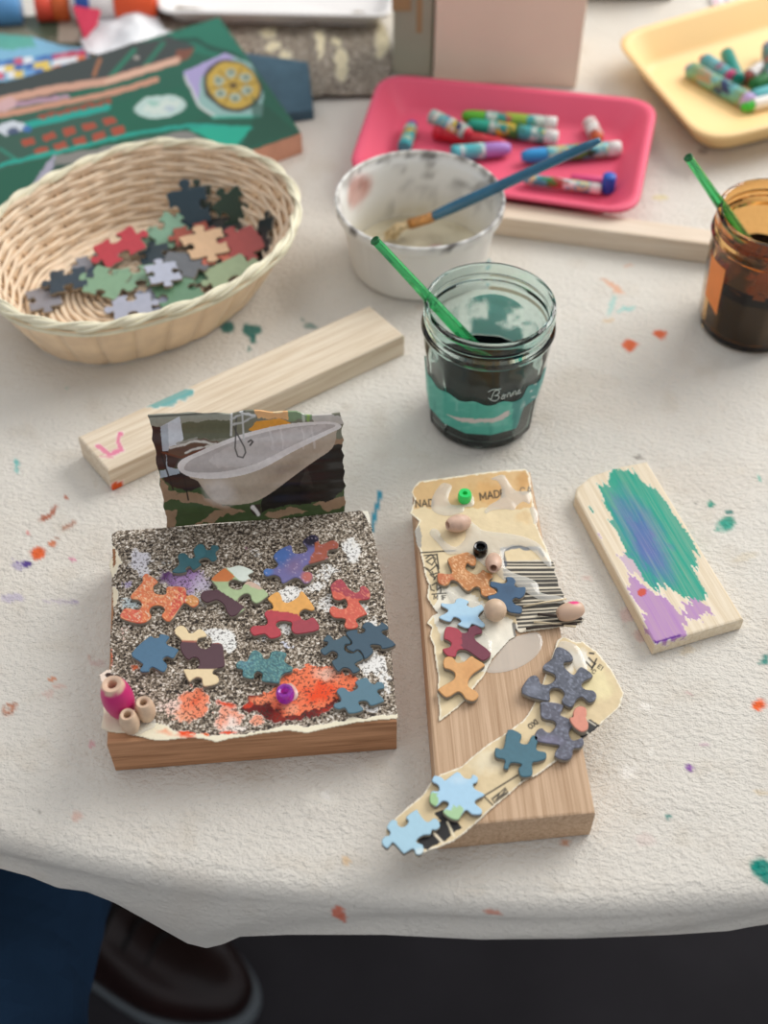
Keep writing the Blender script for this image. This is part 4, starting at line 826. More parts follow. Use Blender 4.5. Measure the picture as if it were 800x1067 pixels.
puzzle(art2, traced(390, 740, 3.2, [(445, 64), (490, 79), (485, 106), (510, 111), (525, 84), (546, 90), (540, 130), (571, 139), (571, 161), (545, 171), (526, 176), (526, 216), (490, 221), (480, 195), (491, 180), (455, 175), (446, 196), (430, 191), (435, 165), (404, 156), (404, 124), (430, 126)]), HQ,
       col2('#3d6b7a', mot=.1), 'deep teal jigsaw piece in the middle of the strip')
puzzle(art2, traced(430, 770, 6.154, [(285, 208), (330, 247), (370, 252), (385, 226), (417, 245), (410, 277), (385, 290), (400, 320), (462, 355), (410, 387), (398, 410), (442, 450), (435, 482), (380, 482), (345, 455), (315, 482), (290, 517), (240, 507), (193, 465), (225, 430), (225, 405), (190, 398), (150, 432), (108, 400), (118, 335), (165, 332), (162, 295), (123, 270), (140, 233), (187, 245), (210, 262)]), HQ,
       col2('#a9cfe6', ('poly', (traced(430, 770, 6.154, [(100, 340), (150, 345), (160, 440), (100, 430)]), '#9cc47c', .9), dict(w=4)), ('poly', (traced(430, 770, 6.154, [(190, 440), (330, 440), (300, 530), (190, 500)]), '#a5c98c', .9), dict(w=5)), ('ell', (478, 812, 14, 7, '#c4dcea', .7), dict(soft=.8)), mot=.04), 'sky blue jigsaw piece with green corners')
puzzle(art2, traced(390, 830, 10, [(435, 133), (460, 160), (510, 230), (560, 262), (620, 223), (667, 250), (682, 310), (640, 347), (600, 345), (580, 392), (510, 400), (448, 440), (440, 475), (500, 500), (512, 560), (480, 602), (430, 597), (405, 542), (330, 580), (300, 587), (230, 510), (190, 477), (160, 510), (130, 537), (83, 495), (78, 450), (110, 413), (155, 400), (160, 360), (128, 320), (175, 243), (235, 250), (240, 290), (290, 317), (337, 290), (352, 250), (330, 208)]), HQ-.0006,
       col2('#a5cbdc', ('ell', (438, 888, 8, 6, '#cfe2e6', .9), dict(soft=.6)), mot=.04), 'pale blue jigsaw piece at the lower left end of the strip')
# glue
blob('glue_patch', traced(425, 490, 5.714, [(150, 150), (200, 80), (240, 80), (262, 100), (240, 160), (260, 205), (340, 195), (370, 130), (395, 180), (385, 215), (335, 222), (325, 250), (240, 272), (170, 257), (138, 220)]), hR+.0011, .0009, glue, art2)
blob('glue_patch', traced(490, 490, 8.89, [(190, 80), (300, 40), (350, 100), (420, 190), (545, 200), (550, 310), (490, 290), (430, 330), (400, 370), (330, 360), (200, 370), (150, 402), (130, 378), (180, 320), (270, 265), (290, 180), (250, 100)]), hR+.0011, .0007, glue, art2)
blob('glue_patch', [(487, 541), (497, 548), (505, 553), (530, 556), (548, 560), (563, 568), (573, 582), (574, 591), (568, 588), (558, 577), (546, 569), (532, 570), (525, 576), (526, 590), (535, 597), (550, 602), (560, 608), (564, 618), (586, 622), (584, 629), (560, 624), (540, 612), (524, 604), (517, 598), (505, 590), (492, 580), (478, 577), (466, 577), (456, 566), (448, 557), (450, 551), (457, 553), (462, 563), (475, 570), (485, 560), (484, 548)], hR+.0012, .0013, glue, art2, label='widest run of white glue, below the beads')
blob('glue_patch', [(530, 667), (550, 660), (562, 660), (565, 672), (557, 685), (540, 696), (520, 701), (506, 699), (518, 682)], hR+.00015, .0004, glue, art2)
blob('glue_patch', [(462, 612), (480, 622), (505, 630), (510, 640), (496, 652), (512, 668), (507, 690), (494, 680), (478, 668), (465, 655), (462, 640), (470, 628)], hR+.0012, .0006, glue, art2)
blob('glue_patch', [(551, 530), (556, 528), (560, 534), (560, 544), (556, 548), (554, 540)], hR+.0008, .0008, glue, art2)
blob('glue_patch', [(584, 668), (600, 672), (608, 684), (612, 700), (604, 708), (596, 690), (582, 680)], hR+.0013, .0005, glue, art2)
# beads
def lying(px, py, h, R, L, d): return P(px, py, h)+Vector((0, 0, R)), Vector(d).normalized()
brown = plain('tan_bead_wood', '#d2b09a', .45, .4, var=.14, vs=220, bs=400, bstr=.15)
def dirz(p, q, h, dz=0.0):
    a = P(*p, h); b = P(*q, h); v = (b-a).normalized(); return Vector((v.x, v.y, dz))
h0 = hR+.001
c0, ax = lying(477, 551, h0, .0043, 0, dirz((488, 544), (466, 552), h0, .22)); bead(art2, 'wooden_bead', c0, ax, .0045, .0125, .0017, brown, 'oval tan bead lying on its side, upper left', rp=2, re=.0022)
c0, ax = lying(513.5, 592, h0, .0043, 0, dirz((514, 575), (512.5, 598), h0, .45)); bead(art2, 'wooden_bead', c0, ax, .0041, .0125, .0016, brown, 'oval tan bead below the black bead', rp=2, re=.0022)
c0, ax = stand(500, 577, h0, .004, .006); bead(art2, 'pony_bead', c0, ax, .0037, .0060, .0020, plain('black_plastic', '#0b0b0d', .12, .6), 'shiny black pony bead', re=.0032)
c0, ax = stand(483.8, 521, h0, .004, .0055, (0, 0)); bead(art2, 'pony_bead', c0, ax, .0036, .0056, .0012, clear('green_glass', '#3df07c', .1, 1.45, .25), 'translucent bright green pony bead', re=.0031)
c = P(515, 642.5, h0)+Vector((0, 0, .0052)); pr = [(0.0001, -.0054)]+[(.0054*math.sin(t), -.0054*math.cos(t)) for t in np.linspace(.15, 3.0, 18)]+[(.0001, .0054)]
V, Fc = lathe(pr, c, (0, 0, 1), 28); mesh('round_bead', V, Fc, wbead, art2)['label'] = 'round plain wooden bead'
def pinktip(V, c, ax):
    V = np.asarray(V); d = np.linalg.norm(V-np.array(tuple(P(597.5, 628, h0+.0085))), axis=1); m = np.clip((.0028-d)/.0006, 0, 1)[:, None]
    C = np.array(hx('#cfae95'))*(1-m)+np.array(hx('#e2397e'))*m; return np.column_stack([C, np.ones(len(C))])
c0, ax = lying(593, 643, h0+.001, .0045, 0, dirz((584, 642), (603, 637), h0, .05)); bead(art2, 'wooden_bead', c0, ax, .0045, .0125, .0009, wbeadv, 'oval bead with a bright pink spot, at the barcode edge', pinktip, rp=2, re=.0024)
# little coral bit (the missing knob of a piece)
puzzle(art2, traced(530, 650, 6.154, [(412, 570), (425, 540), (460, 525), (495, 540), (500, 575), (495, 600), (510, 640), (505, 675), (470, 692), (430, 670), (398, 632), (390, 600), (412, 595)]), HQ+.0016, col2('#d98e78', mot=.08), 'small coral pink chipped-off bit', th=.0034, name='puzzle_fragment')
# ================================================================== wicker basket
def resample(pts, n):
    p = [Vector(q) for q in pts]; p.append(p[0]); L = [0]
    for i in range(len(p)-1): L.append(L[-1]+(p[i+1]-p[i]).length)
    out = []; j = 0
    for k in range(n):
        t = L[-1]*k/n
        while L[j+1] < t: j += 1
        out.append(p[j].lerp(p[j+1], (t-L[j])/(L[j+1]-L[j])))
    return out
HB = .048
rim_px = [(0, 217.5), (54, 183), (124, 154.5), (181, 146.5), (247, 155), (289, 175), (309, 206), (304, 238), (285, 264), (231, 301), (165, 325), (95, 339), (33, 332), (0, 315), (-20, 290), (-22, 250)]
rw = [tuple(P(x, y, HB))[:2] for x, y in rim_px]
RIM = resample(smoothp(rw, 8), 312); RC = sum(RIM, Vector((0, 0)))/len(RIM)
if area([tuple(q) for q in RIM]) < 0: RIM = RIM[::-1]
def bpt(u, v, off=0.0):
    """point on the basket wall: u index along the rim (float), v 0 foot..1 rim"""
    n = len(RIM); i = int(math.floor(u)) % n; f = u-math.floor(u); q = RIM[i].lerp(RIM[(i+1) % n], f)
    s = .77+.23*(max(0, v)**.85); d = (q-RC); L = d.length
    c = RC+Vector((-.006*(1-v), .001*(1-v))); r = c+d*(s+off/L); return Vector((r.x, r.y, .0025+(HB-.0045)*v))
bk = thing('wicker_basket', 'oval pale wicker basket holding loose jigsaw pieces', 'basket', (RC.x, RC.y, 0))
wick = plain('wicker_strand', '#f2dcc0', .45, .4, var=.12, vs=120, bs=900, bstr=.2)
wick2 = plain('wicker_stake', '#f6d9b6', .45, .4, var=.12, vs=60, bs=500, bstr=.2); wick3 = plain('wicker_rim', '#e9e2c6', .45, .4, var=.12, vs=90, bs=700, bstr=.2)
NS = 26; NR = 13; V = []; Fc = []
for r in range(NR):
    v = (r+.6)/NR; pts = []
    for k in range(312):
        off = -.0014+.0011*math.cos(math.pi*NS*k/312+math.pi*r)
        pts.append(bpt(k, v, off)+Vector((0, 0, .0005*math.sin(k*.13+r*2))))
    tube(pts, .00205, 6, True, up=(0, 0, 1), flat=.5, V=V, Fc=Fc)
mesh('woven_wall', V, Fc, wick, bk)
V = []; Fc = []
for s in range(NS):
    u0 = 312/NS*(s+.5); b0 = len(V); wdt = 6.1
    for vi in range(7):
        v = -.035+vi/6*1.005; 
        for du in (-1, -.5, 0, .5, 1): V.append(tuple(bpt(u0+du*wdt, v, .0014+.0007*(1-du*du))))
        for du in (1, .5, 0, -.5, -1): V.append(tuple(bpt(u0+du*wdt, v, .0004)))
    for vi in range(6):
        for k in range(10):
            k2 = (k+1) % 10; Fc.append((b0+vi*10+k, b0+vi*10+k2, b0+vi*10+10+k2, b0+vi*10+10+k))
mesh('stakes', V, Fc, wick2, bk)
V = []; Fc = []
for s in range(NS):                                   # inner stakes seen between the strands
    u0 = 312/NS*s; A_ = [bpt(u0, v, -.0006) for v in np.linspace(0, .96, 6)]
    tube(A_, .0028, 6, False, up=(RIM[int(u0)]-RC).to_3d().normalized(), flat=1.0, V=V, Fc=Fc) if False else tube(A_, .0008, 6, False, V=V, Fc=Fc)
mesh('inner_stakes', V, Fc, wick2, bk)
V = []; Fc = []
pts = [bpt(k, 1.0, 0)+Vector((0, 0, .0008)) for k in range(312)]; tube(pts, .0023, 8, True, up=(0, 0, 1), flat=.8, V=V, Fc=Fc)
for ph in (0, math.pi):
    pts = []
    for k in range(936):
        t = 2*math.pi*k/936*11+ph; b = bpt(k/3, 1.0, .0025*math.cos(t)); pts.append(b+Vector((0, 0, .0008+.0022*math.sin(t))))
    tube(pts, .0011, 6, True, V=V, Fc=Fc)
tube([bpt(k, .9, .0022) for k in range(312)], .0016, 6, True, up=(0, 0, 1), V=V, Fc=Fc)
mesh('woven_rim', V, Fc, wick3, bk)
V = []; Fc = []
for r in range(1, 19):
    s = r/19; pts = []
    for k in range(0, 312, 2):
        q = bpt(k, 0, 0); c0 = Vector((RC.x-.006, RC.y+.001, 0)); p_ = c0+(q-c0)*s; pts.append(Vector((p_.x, p_.y, .0030+.0006*math.cos(math.pi*NS*k/312+math.pi*r))))
    tube(pts, .0019, 5, True, up=(0, 0, 1), flat=.9, V=V, Fc=Fc)
b0 = len(V); V += [tuple(Vector((bpt(k, 0, 0).x, bpt(k, 0, 0).y, .0008))) for k in range(312)]; Fc.append(tuple(b0+k for k in range(312)))
mesh('woven_base', V, Fc, wick, bk)
# ---- loose pieces: parametric jigsaw outline
def jig(size, tabs, seed):
    r = random.Random(seed); hw = size/2; cs = [(-hw, hw*.9), (hw, hw*.9), (hw, -hw*.9), (-hw, -hw*.9)]
    cs = [(x+r.uniform(-.06, .06)*size, y+r.uniform(-.06, .06)*size) for x, y in cs]; out = []
    prof = [(0, 0), (.2, .03), (.36, .01), (.41, .05), (.36, .15), (.38, .24), (.5, .28), (.62, .24), (.64, .15), (.59, .05), (.64, .01), (.8, .03)]
    for i in range(4):
        a, b = Vector(cs[i]), Vector(cs[(i+1) % 4]); d = b-a; nrm = Vector((-d.y, d.x)); sg = {'+': 1, '-': -1, '0': 0}[tabs[i]]
        for t, k in prof:
            if sg == 0 and 0 < t: k = 0
            out.append(tuple(a+d*t+nrm*(k*sg*.95)))
    return smoothp(out, 2)
def loose(px, py, z, size, tabs, rot, col, label, tilt=(0, 0), col2_=None, seed=0, th=.002):
    out = jig(size, tabs, seed); out = out if area(out) > 0 else out[::-1]
    def paint(x, y):
        c = Canvas(x, y, col)
        if col2_: c.put((vnoise(x*.0+5, y*.0)*0+1)*(x*.7+y > np.median(x*.7+y)).astype(float), col2_)
        c.mottle(.1, .3); return c
    V, Fc, mi, cv = piece_geo(out, 0, th, paint, step=.002, bev=.0003)
    p = P(px, py, z+th); M = Matrix.Translation(p) @ Matrix.Rotation(math.radians(tilt[0]), 4, 'X') @ Matrix.Rotation(math.radians(tilt[1]), 4, 'Y') @ Matrix.Rotation(math.radians(rot), 4, 'Z')
    R_ = np.array(M); W = V@R_[:3, :3].T+R_[:3, 3]
    a, b = proj(W[:, 0], W[:, 1], W[:, 2]); cv = paint(a, b)
    o = mesh('puzzle_piece', W, Fc, [MPRINT, MEDGE], None, loc=(p.x, p.y, float(W[:, 2].min())), cols=cv.rgba(), mi=mi, auto=50)
    tag(o, label, 'puzzle piece', 'loose jigsaw pieces in the basket'); return o
F0 = .0052; L1, L2, L3, L4 = F0, F0+.0022, F0+.0046, F0+.007
for a in [
    (46, 309, L1, .021, '0-+-', 20, '#87878f', 'plain grey jigsaw piece lowest at the left end inside the basket', (0, 0)),
    (70, 291, L3, .022, '-+-+', 10, '#32424f', 'slate blue jigsaw piece above the plain grey one at the left', (4, -4)),
    (95, 292, L2, .020, '+-+-', 50, '#2c4053', 'navy jigsaw piece left of the big sage green ones', (0, 4)),
    (99, 272, L1, .020, '-+-+', 30, '#8b8e98', 'grey jigsaw piece peeking out under the red one', (0, 0)),
    (112, 293, L3, .025, '+-+-', 72, '#80a283', 'large sage green jigsaw piece nearest the left of the pile', (3, 3)),
    (143, 288, L2, .025, '-+-+', 20, '#83a588', 'sage green jigsaw piece in the middle front of the pile', (0, 3)),
    (138, 318, L2, .022, '-+-+', 15, '#a9adbd', 'lavender grey jigsaw piece at the front by the rim', (5, 0)),
    (160, 312, L1, .020, '+-+-', 60, '#8f94a3', 'smoky grey jigsaw piece against the front wall', (0, 0)),
    (186, 305, L2, .027, '+-0-', 25, '#6d9375', 'dark sage jigsaw piece along the front wall', (4, -3)),
    (203, 292, L1, .024, '-+-+', 40, '#63886d', 'muted green jigsaw piece under the pale sage one', (0, 0)),
    (124, 257, L4, .027, '-+-+', 35, '#bc3c47', 'bright red jigsaw piece on top of the pile', (6, -4)),
    (160, 265, L2, .020, '+-+-', 15, '#2a3a42', 'dark slate jigsaw piece right below the red one', (0, 0)),
    (162, 250, L2, .020, '+-+-', 70, '#7a9c80', 'green jigsaw piece right of the bright red one', (8, 0)),
    (175, 240, L3, .021, '-+-+', 60, '#86ad92', 'pale green jigsaw piece leaning on the back wall', (30, 20)),
    (171, 284, L4, .020, '+-+-', 20, '#b3b8c8', 'light lavender jigsaw piece in the centre of the pile', (0, 3)),
    (188, 275, L3, .024, '0+-+', -8, '#6b6e72', 'mid grey jigsaw piece with a silvery face in the centre', (3, 0)),
    (200, 243, L3, .022, '-+0+', 20, '#a3503f', 'rust brown jigsaw piece half under the cream one', (5, 0)),
    (214, 254, L4, .026, '+-+-', 22, '#d9b48e', 'cream jigsaw piece on top of the pile', (4, 0)),
    (226, 265, L3, .020, '-+-+', 10, '#c56b55', 'salmon jigsaw piece below the cream one', (0, 0)),
    (252, 254, L4, .027, '+0+-', 30, '#ad4c46', 'brick red jigsaw piece at the right of the pile', (8, -8)),
    (232, 237, L2, .026, '0-+0', 5, '#353c3e', 'charcoal jigsaw piece behind the cream and brick ones', (5, 0)),
    (238, 284, L3, .027, '0+-+', 24, '#9fb08a', 'yellowish sage jigsaw piece at the right front', (4, -8)),
    (197, 217, F0+.012, .025, '+-+-', 12, '#2c4654', 'dark blue jigsaw piece standing against the back wall', (62, 0)),
    (207, 207, F0+.015, .018, '+-+0', 0, '#33453a', 'small olive piece end sticking up behind the dark blue one', (66, 0)),
    (243, 218, F0+.011, .022, '+-+-', 40, '#26402f', 'dark green jigsaw piece standing at the back right wall', (62, 10)),
    (274, 245, F0+.011, .022, '-+-+', 80, '#2a3336', 'near-black jigsaw piece upright at the right end wall', (30, -55)),
    (262, 232, F0+.004, .020, '-+-+', 10, '#3a4440', 'dim grey-green piece between the two upright dark ones', (20, -20))]:
    loose(*a[:7], a[7], a[8], seed=hash(a[0]*31+a[1]) % 1000)
# ================================================================== plastic tub and brush
Tc = P(437, 270, 0); Tc = Vector((.0222, .6345, 0))
tub = thing('plastic_tub', 'round white plastic tub smeared with paint, a blue brush leaning in it', 'tub', Tc)
def dirty_tub(V, inner):
    V = np.array(V); x, y, z = V[:, 0]-Tc.x, V[:, 1]-Tc.y, V[:, 2]; t = np.arctan2(y, x); r = np.hypot(x, y)
    c = Canvas(t*26+100, z*900, '#e9e7e1'); n = fbm(t*5+9, z*160, 3)
    c.put((n-.56)*5*(z > .030), '#8f8a84', .75 if inner else .35); c.put((fbm(t*9, z*260+4, 3)-.55)*9*(z > .0415)*(r > .0505), '#4c4744', .9); c.put((fbm(t*22, z*60+9, 2)-.5)*9*(z > .046), '#6b6460', .5)
    if inner:
        c.put((1-np.hypot((t-2.55)/.35, (z-.034)/.011))*3, '#c9705c', .55); c.put((fbm(x*60+3, y*60+8, 3)-.45)*4*(z < .012), '#c8bb9a', .8)
        c.put(1-(z-.004)/.018, '#ded6bf', .7); c.put((1-np.hypot(x-.016, y-.006)/.006)*3*(z < .01), '#d992a8', .8)
        c.put((fbm(t*4+31, z*90+40)-.6)*8, '#6d6a66', .3)
    return c.rgba()
prof = [(.0001, 0), (.040, 0), (.0432, .0012), (.0438, .003), (.0490, .0385), (.0492, .0395), (.0520, .0400), (.0527, .0412), (.0530, .0455), (.0528, .0472), (.0518, .0478), (.0508, .0474), (.0506, .0440), (.0492, .0425), (.0482, .0400), (.0475, .0360), (.0468, .0320), (.0461, .0280), (.0454, .0240), (.0447, .0190), (.0440, .0130), (.0433, .0080), (.0428, .0035), (.0418, .0022), (.040, .0018), (.020, .0016), (.0001, .0016)]
V, Fc = lathe(prof[:11], Tc, seg=96); tm = vcol('tub_plastic', .32, .5, bs=200, bstr=.1)
tm.node_tree.nodes['Principled BSDF'].inputs['Subsurface Weight'].default_value = .25; tm.node_tree.nodes['Principled BSDF'].inputs['Subsurface Radius'].default_value = (.008, .008, .007)
V, Fc = lathe(prof, Tc, seg=96); Va = np.array(V); inner = np.zeros(len(Va), bool); inner[11*96:] = True
cc = dirty_tub(Va, False); ci = dirty_tub(Va, True); cc[inner] = ci[inner]
mesh('tub_wall', V, Fc, tm, tub, cols=cc, auto=50)
V = []; Fc = []; ring = 60; V.append((Tc.x, Tc.y, .0042))
for j in range(1, 14):
    for k in range(ring):
        t = 2*math.pi*k/ring; r = .0425*j/13; V.append((Tc.x+r*math.cos(t), Tc.y+r*math.sin(t), .0042+.0008*math.sin(3*t+j*.5)*j/13))
for k in range(ring): Fc.append((0, 1+k, 1+(k+1) % ring))
for j in range(12):
    for k in range(ring): a = 1+j*ring+k; b = 1+j*ring+(k+1) % ring; Fc.append((a, a+ring, b+ring, b))
Va = np.array(V); c = Canvas(Va[:, 0]*2000, Va[:, 1]*2000, '#d8cfb4'); c.put((fbm(c.X*.03, c.Y*.05, 3)-.45)*5, '#b9ad90', .8); c.put((1-np.hypot(Va[:, 0]-Tc.x-.012, Va[:, 1]-Tc.y-.004)/.007)*3, '#d58ca4', .7)
mesh('paint_residue', V, Fc, vcol('wet_paint', .25, .5, bs=80, bstr=.4, bd=.001), tub, cols=c.rgba())['label'] = 'cream coloured paint left in the bottom'
def toX(A, R, pxx):
    """extend the line A->R until it shows at column pxx"""
    lo, hi = 0.0, 8.0; s = 1 if pxx > proj(*A)[0] else -1
    for _ in range(50):
        m = (lo+hi)/2; q = A+(R-A)*m
        if s*(proj(*q)[0]-pxx) < 0: lo = m
        else: hi = m
    return A+(R-A)*lo
A = P(447, 227.5, .020); R_ = P(518, 195, .0505); Tp = toX(A, R_, 625)
br = thing('paintbrush', 'blue-handled paintbrush leaning in the white plastic tub', 'paintbrush', (A.x, A.y, .006))
d = (Tp-A).normalized(); n = 14
pts = [A.lerp(Tp, i/n) for i in range(n+1)]; rad = [.0030, .0034, .0037, .0038, .0037, .0036, .0035, .0034, .0033, .0032, .0031, .0030, .0029, .0028, .0016]
V, Fc = tube(pts, rad, 14); mesh('handle', V, Fc, plain('blue_lacquer', '#18607f', .25, .5, coat=.5, var=.12, vs=90), br)
Fe = P(427, 233.5, .0135); V, Fc = tube([A+d*.004, A, A.lerp(Fe, .5), Fe], [.0033, .0034, .0034, .0036], 14); mesh('ferrule', V, Fc, plain('painted_ferrule', '#c08a52', .4, .5, metal=.4, var=.35, vs=400), br)
V = []; Fc = []; r = random.Random(3)
for i in range(100):
    a = Fe+Vector((r.uniform(-.0026, .0026), r.uniform(-.0026, .0026), r.uniform(-.0015, .0015))); e = P(406+r.uniform(-7, 6), 247+r.uniform(-5, 4), .0070+r.uniform(0, .004)); m_ = a.lerp(e, .5)+Vector((r.uniform(-.001, .001), 0, .003))
    tube([Fe, a, m_, e], [.0004, .0005, .0005, .0002], 5, V=V, Fc=Fc)
mesh('bristles', V, Fc, plain('paint_caked_bristle', '#c2ac84', .6, .3, var=.4, vs=300), br)
# ================================================================== glass jars
def jar(name, C, label, glasscol, liqcol, level, film, cat='jar', lip=0, rot=0.0):
    t = thing(name, label, cat, C, 'glass jars of paint water'); sg = 112
    po = [(.0001, .0015), (.020, .0012), (.0265, 0), (.0290, .0008), (.0303, .0035), (.0322, .030), (.0336, .0500), (.0341, .0545), (.0336, .0590), (.0338, .0625), (.0352, .0642), (.0357, .0660), (.0352, .0680), (.0342, .0695), (.0341, .0715), (.0346, .0724), (.0341, .0735), (.0341, .0765), (.0346, .0785), (.0342, .0800), (.0330, .0806)]
    pi_ = [(.0320, .0800), (.0316, .0780), (.0316, .0660), (.0312, .0600), (.0312, .0540), (.0305, .0480), (.0292, .0280), (.0276, .0060), (.0255, .0042), (.0001, .0045)]
    def rf(r, z, th):
        f = 1.0 if z < .050 else max(0, 1-(z-.050)/.006)
        f *= min(1, max(0, (z-.0)/.003)) if r > .02 else 0
        w_ = 2*math.pi/14; q = ((th+rot) % w_)-w_/2; return r*(1-f*(1-math.cos(w_/2)/math.cos(q)))*(1+.012*f)
    V, Fc = lathe([(r, z) for r, z in po+pi_], C, seg=sg, rfun=rf)
    mesh('glass_wall', V, Fc, clear(name+'_glass', glasscol, .02, 1.40), t, auto=18)
    pl = [(.0001, .0047), (.0253, .0046), (.0270, .0060), (.0270+(.0292-.0270)*(level-.006)/.022 if level < .028 else .0292+(level-.028)*.065, level), (.028, level-.0006), (.0001, level-.0006)]
    V, Fc = lathe(pl, C, seg=sg, rfun=lambda r, z, th: rf(r, z, th)*1.006 if r > .026 else r)
    o = mesh('paint_water', V, Fc, plain(name+'_water', liqcol, .6, .03), t, auto=30)
    return t, rf
Cj = Vector((.0553, .4921, 0))
JS = 1.03
jr, rf = jar('glass_jar', Cj, 'faceted glass jar of dark teal paint water with a green stick', '#dff3f0', '#040809', .033, None, rot=.12)
# teal paint film on the front facets, with a bare streak
def filmgeo(C, rf, t0, t1, nz, z0, z1, rfn, colf, out=.0002):
    V = []; nt = 90
    for j in range(nz+1):
        for k in range(nt+1):
            th = t0+(t1-t0)*k/nt; a = k/nt; zb = z0(a); zt = z1(a); z = zb+(zt-zb)*j/nz
            base = np.interp(z, [0, .0035, .030, .050, .0545, .059], [.029, .0303, .0322, .0336, .0341, .0336]); r = rf(base, z, th)+out
            V.append((C.x+r*math.cos(th), C.y+r*math.sin(th), z))
    Fc = [(j*(nt+1)+k, j*(nt+1)+k+1, (j+1)*(nt+1)+k+1, (j+1)*(nt+1)+k) for j in range(nz) for k in range(nt)]
    return V, Fc
V, Fc = filmgeo(Cj, rf, math.radians(168), math.radians(352), 40, lambda a: .0135+.0035*abs(a-.45)+.014*max(0, min(1, (a-.74)/.02))-.0, lambda a: .0385+.0012*math.sin(a*43)+.005*max(0, min(1, (a-.74)/.02)), None, None)
Va = np.array(V); px, py = proj(Va[:, 0], Va[:, 1], Va[:, 2]); c = Canvas(px, py, '#4fb5a3', .98)
c.put((fbm(px*.05, py*.12, 3)-.45)*4, '#7cd0c0', .7, a=.95); c.put((fbm(px*.3+9, py*.04)-.6)*5, '#339184', .5)
c.poly(traced(380, 230, 3.333, [(285, 672), (330, 682), (400, 690), (450, 682), (500, 660), (505, 672), (470, 695), (400, 703), (340, 700)]), '#d8cfca', 1, w=1.5)
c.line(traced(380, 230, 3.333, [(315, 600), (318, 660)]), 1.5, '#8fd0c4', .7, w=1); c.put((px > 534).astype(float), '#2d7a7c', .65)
for q in ((536, 406, 4, 2), (553, 408, 1.5, 1), (558, 400, 1, 1.4), (545, 422, 2.5, 1.2), (556, 414, 2, .8)): c.ell(*q, '#cfdcd8', .9, -30, 1)
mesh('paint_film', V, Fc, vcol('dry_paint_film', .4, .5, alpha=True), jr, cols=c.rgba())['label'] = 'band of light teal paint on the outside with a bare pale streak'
V, Fc = filmgeo(Cj, lambda r, z, th: rf(r, z, th)-.0036, math.radians(20), math.radians(130), 24, lambda a: .034, lambda a: .054+.008*math.sin(a*3.1), None, None, 0)
Va = np.array(V); px, py = proj(Va[:, 0], Va[:, 1], Va[:, 2]); c = Canvas(px, py, '#62b9ab', .0); c.C[:] = hx('#7fd6c8'); c.A = np.clip((fbm(px*.06, py*.08, 3)-.30)*3.5, 0, .9)*np.clip((1-np.abs(px-522)/55)*2, 0, 1)
mesh('inner_paint_smear', V, Fc, vcol('dry_paint_film', .4, .5, alpha=True), jr, cols=c.rgba())
V, Fc = filmgeo(Cj, lambda r, z, th: r-.0026, math.radians(20), math.radians(100), 6, lambda a: .0655+.003*a, lambda a: .0685+.003*a, None, None, 0)
def onjar(s, z): th = math.radians(268)+s/.034; r = rf(.0338, z, th)+.0002; return Vector((Cj.x+r*math.cos(th), Cj.y+r*math.sin(th), z))
# embossed script
scr = [[(0, 0), (.25, 1.0), (.55, 1.15), (.75, .9), (.55, .62), (.3, .55), (.65, .5), (.75, .2), (.45, -.05), (.1, .0), (-.25, .25)], [(-.3, .95), (.2, 1.25), (.9, 1.2)],
       [(1.15, .25), (1.0, .1), (1.1, -.05), (1.3, 0), (1.35, .25), (1.2, .4), (1.1, .28), (1.5, .32)], [(1.6, 0), (1.65, .38), (1.85, .4), (1.9, 0), (2.0, 0), (2.15, .35)], [(2.2, 0), (2.25, .38), (2.45, .4), (2.5, 0), (2.6, .0), (2.7, .2), (2.85, .35), (2.78, .42), (2.68, .25), (2.75, 0), (3.0, .1)]]
V = []; Fc = []
for s_ in scr:
    sp = smoothp(s_, 4, closed=False); tube([onjar(.002+x*.0056, .0425+y*.0062+x*.0004) for x, y in sp], .00028, 6, V=V, Fc=Fc)
mesh('embossed_script', V, Fc, plain('raised_glass_script', '#b9c4bd', .2, .5, coat=.5), jr)['label'] = 'raised cursive lettering on the front'
def stick(name, top, restpx, botpx, zr, zb, label, xtop, C):
    R0 = P(*restpx, zr); B = P(*botpx, zb); T_ = toX(B, R0, xtop)
    o = thing(name, label, 'stirring stick', (B.x, B.y, B.z-.001), 'green plastic sticks in the jars'); n = 8
    V, Fc = tube([B.lerp(T_, i/n) for i in range(n+1)], [.0026, .0034, .0036, .0036, .0034, .0031, .0027, .0025, .0024], 8)
    b = mesh('shaft', V, Fc, clear('green_plastic', '#5be38f', .05, 1.46, .8), o, smooth=True, auto=30)
    d = (T_-B).normalized(); V, Fc = lathe([(.0001, -.0004), (.0021, -.0004), (.0026, .0002), (.0026, .0010), (.0020, .0014), (.0020, .0003), (.0001, .0003)], T_, d, 16)
    mesh('end_cap', V, Fc, plain('dark_green_plastic', '#0f6d36', .3, .5), o)
    return o
stick('stirring_stick', None, (440.5, 304), (531, 401), .0835, .010, 'green translucent stick leaning to the left in the teal jar', 391.5, Cj)
Ca = Vector((.2235, .5714, 0)); 
ja, rfa = jar('glass_jar', Ca, 'glass jar of dark brown paint water with an orange label, at the right edge', '#eda85e', '#140706', .044, None, rot=.3)
ja.children[0].data.materials[0] = clear('amber_glass', '#f6c17c', .04, 1.45)
ja.children[1].data.materials[0] = plain('brown_water', '#0c0303', .6, .05)
V, Fc = filmgeo(Ca, rfa, math.radians(186), math.radians(213), 12, lambda a: .026-.006*a, lambda a: .0545, None, None)
mesh('orange_label', V, Fc, plain('orange_sticker', '#f58f48', .5, .3, var=.08), ja)['label'] = 'torn orange sticker'
V, Fc = filmgeo(Ca, lambda r, z, th: r-.003, math.radians(150), math.radians(390), 30, lambda a: .041, lambda a: .078, None, None, 0)
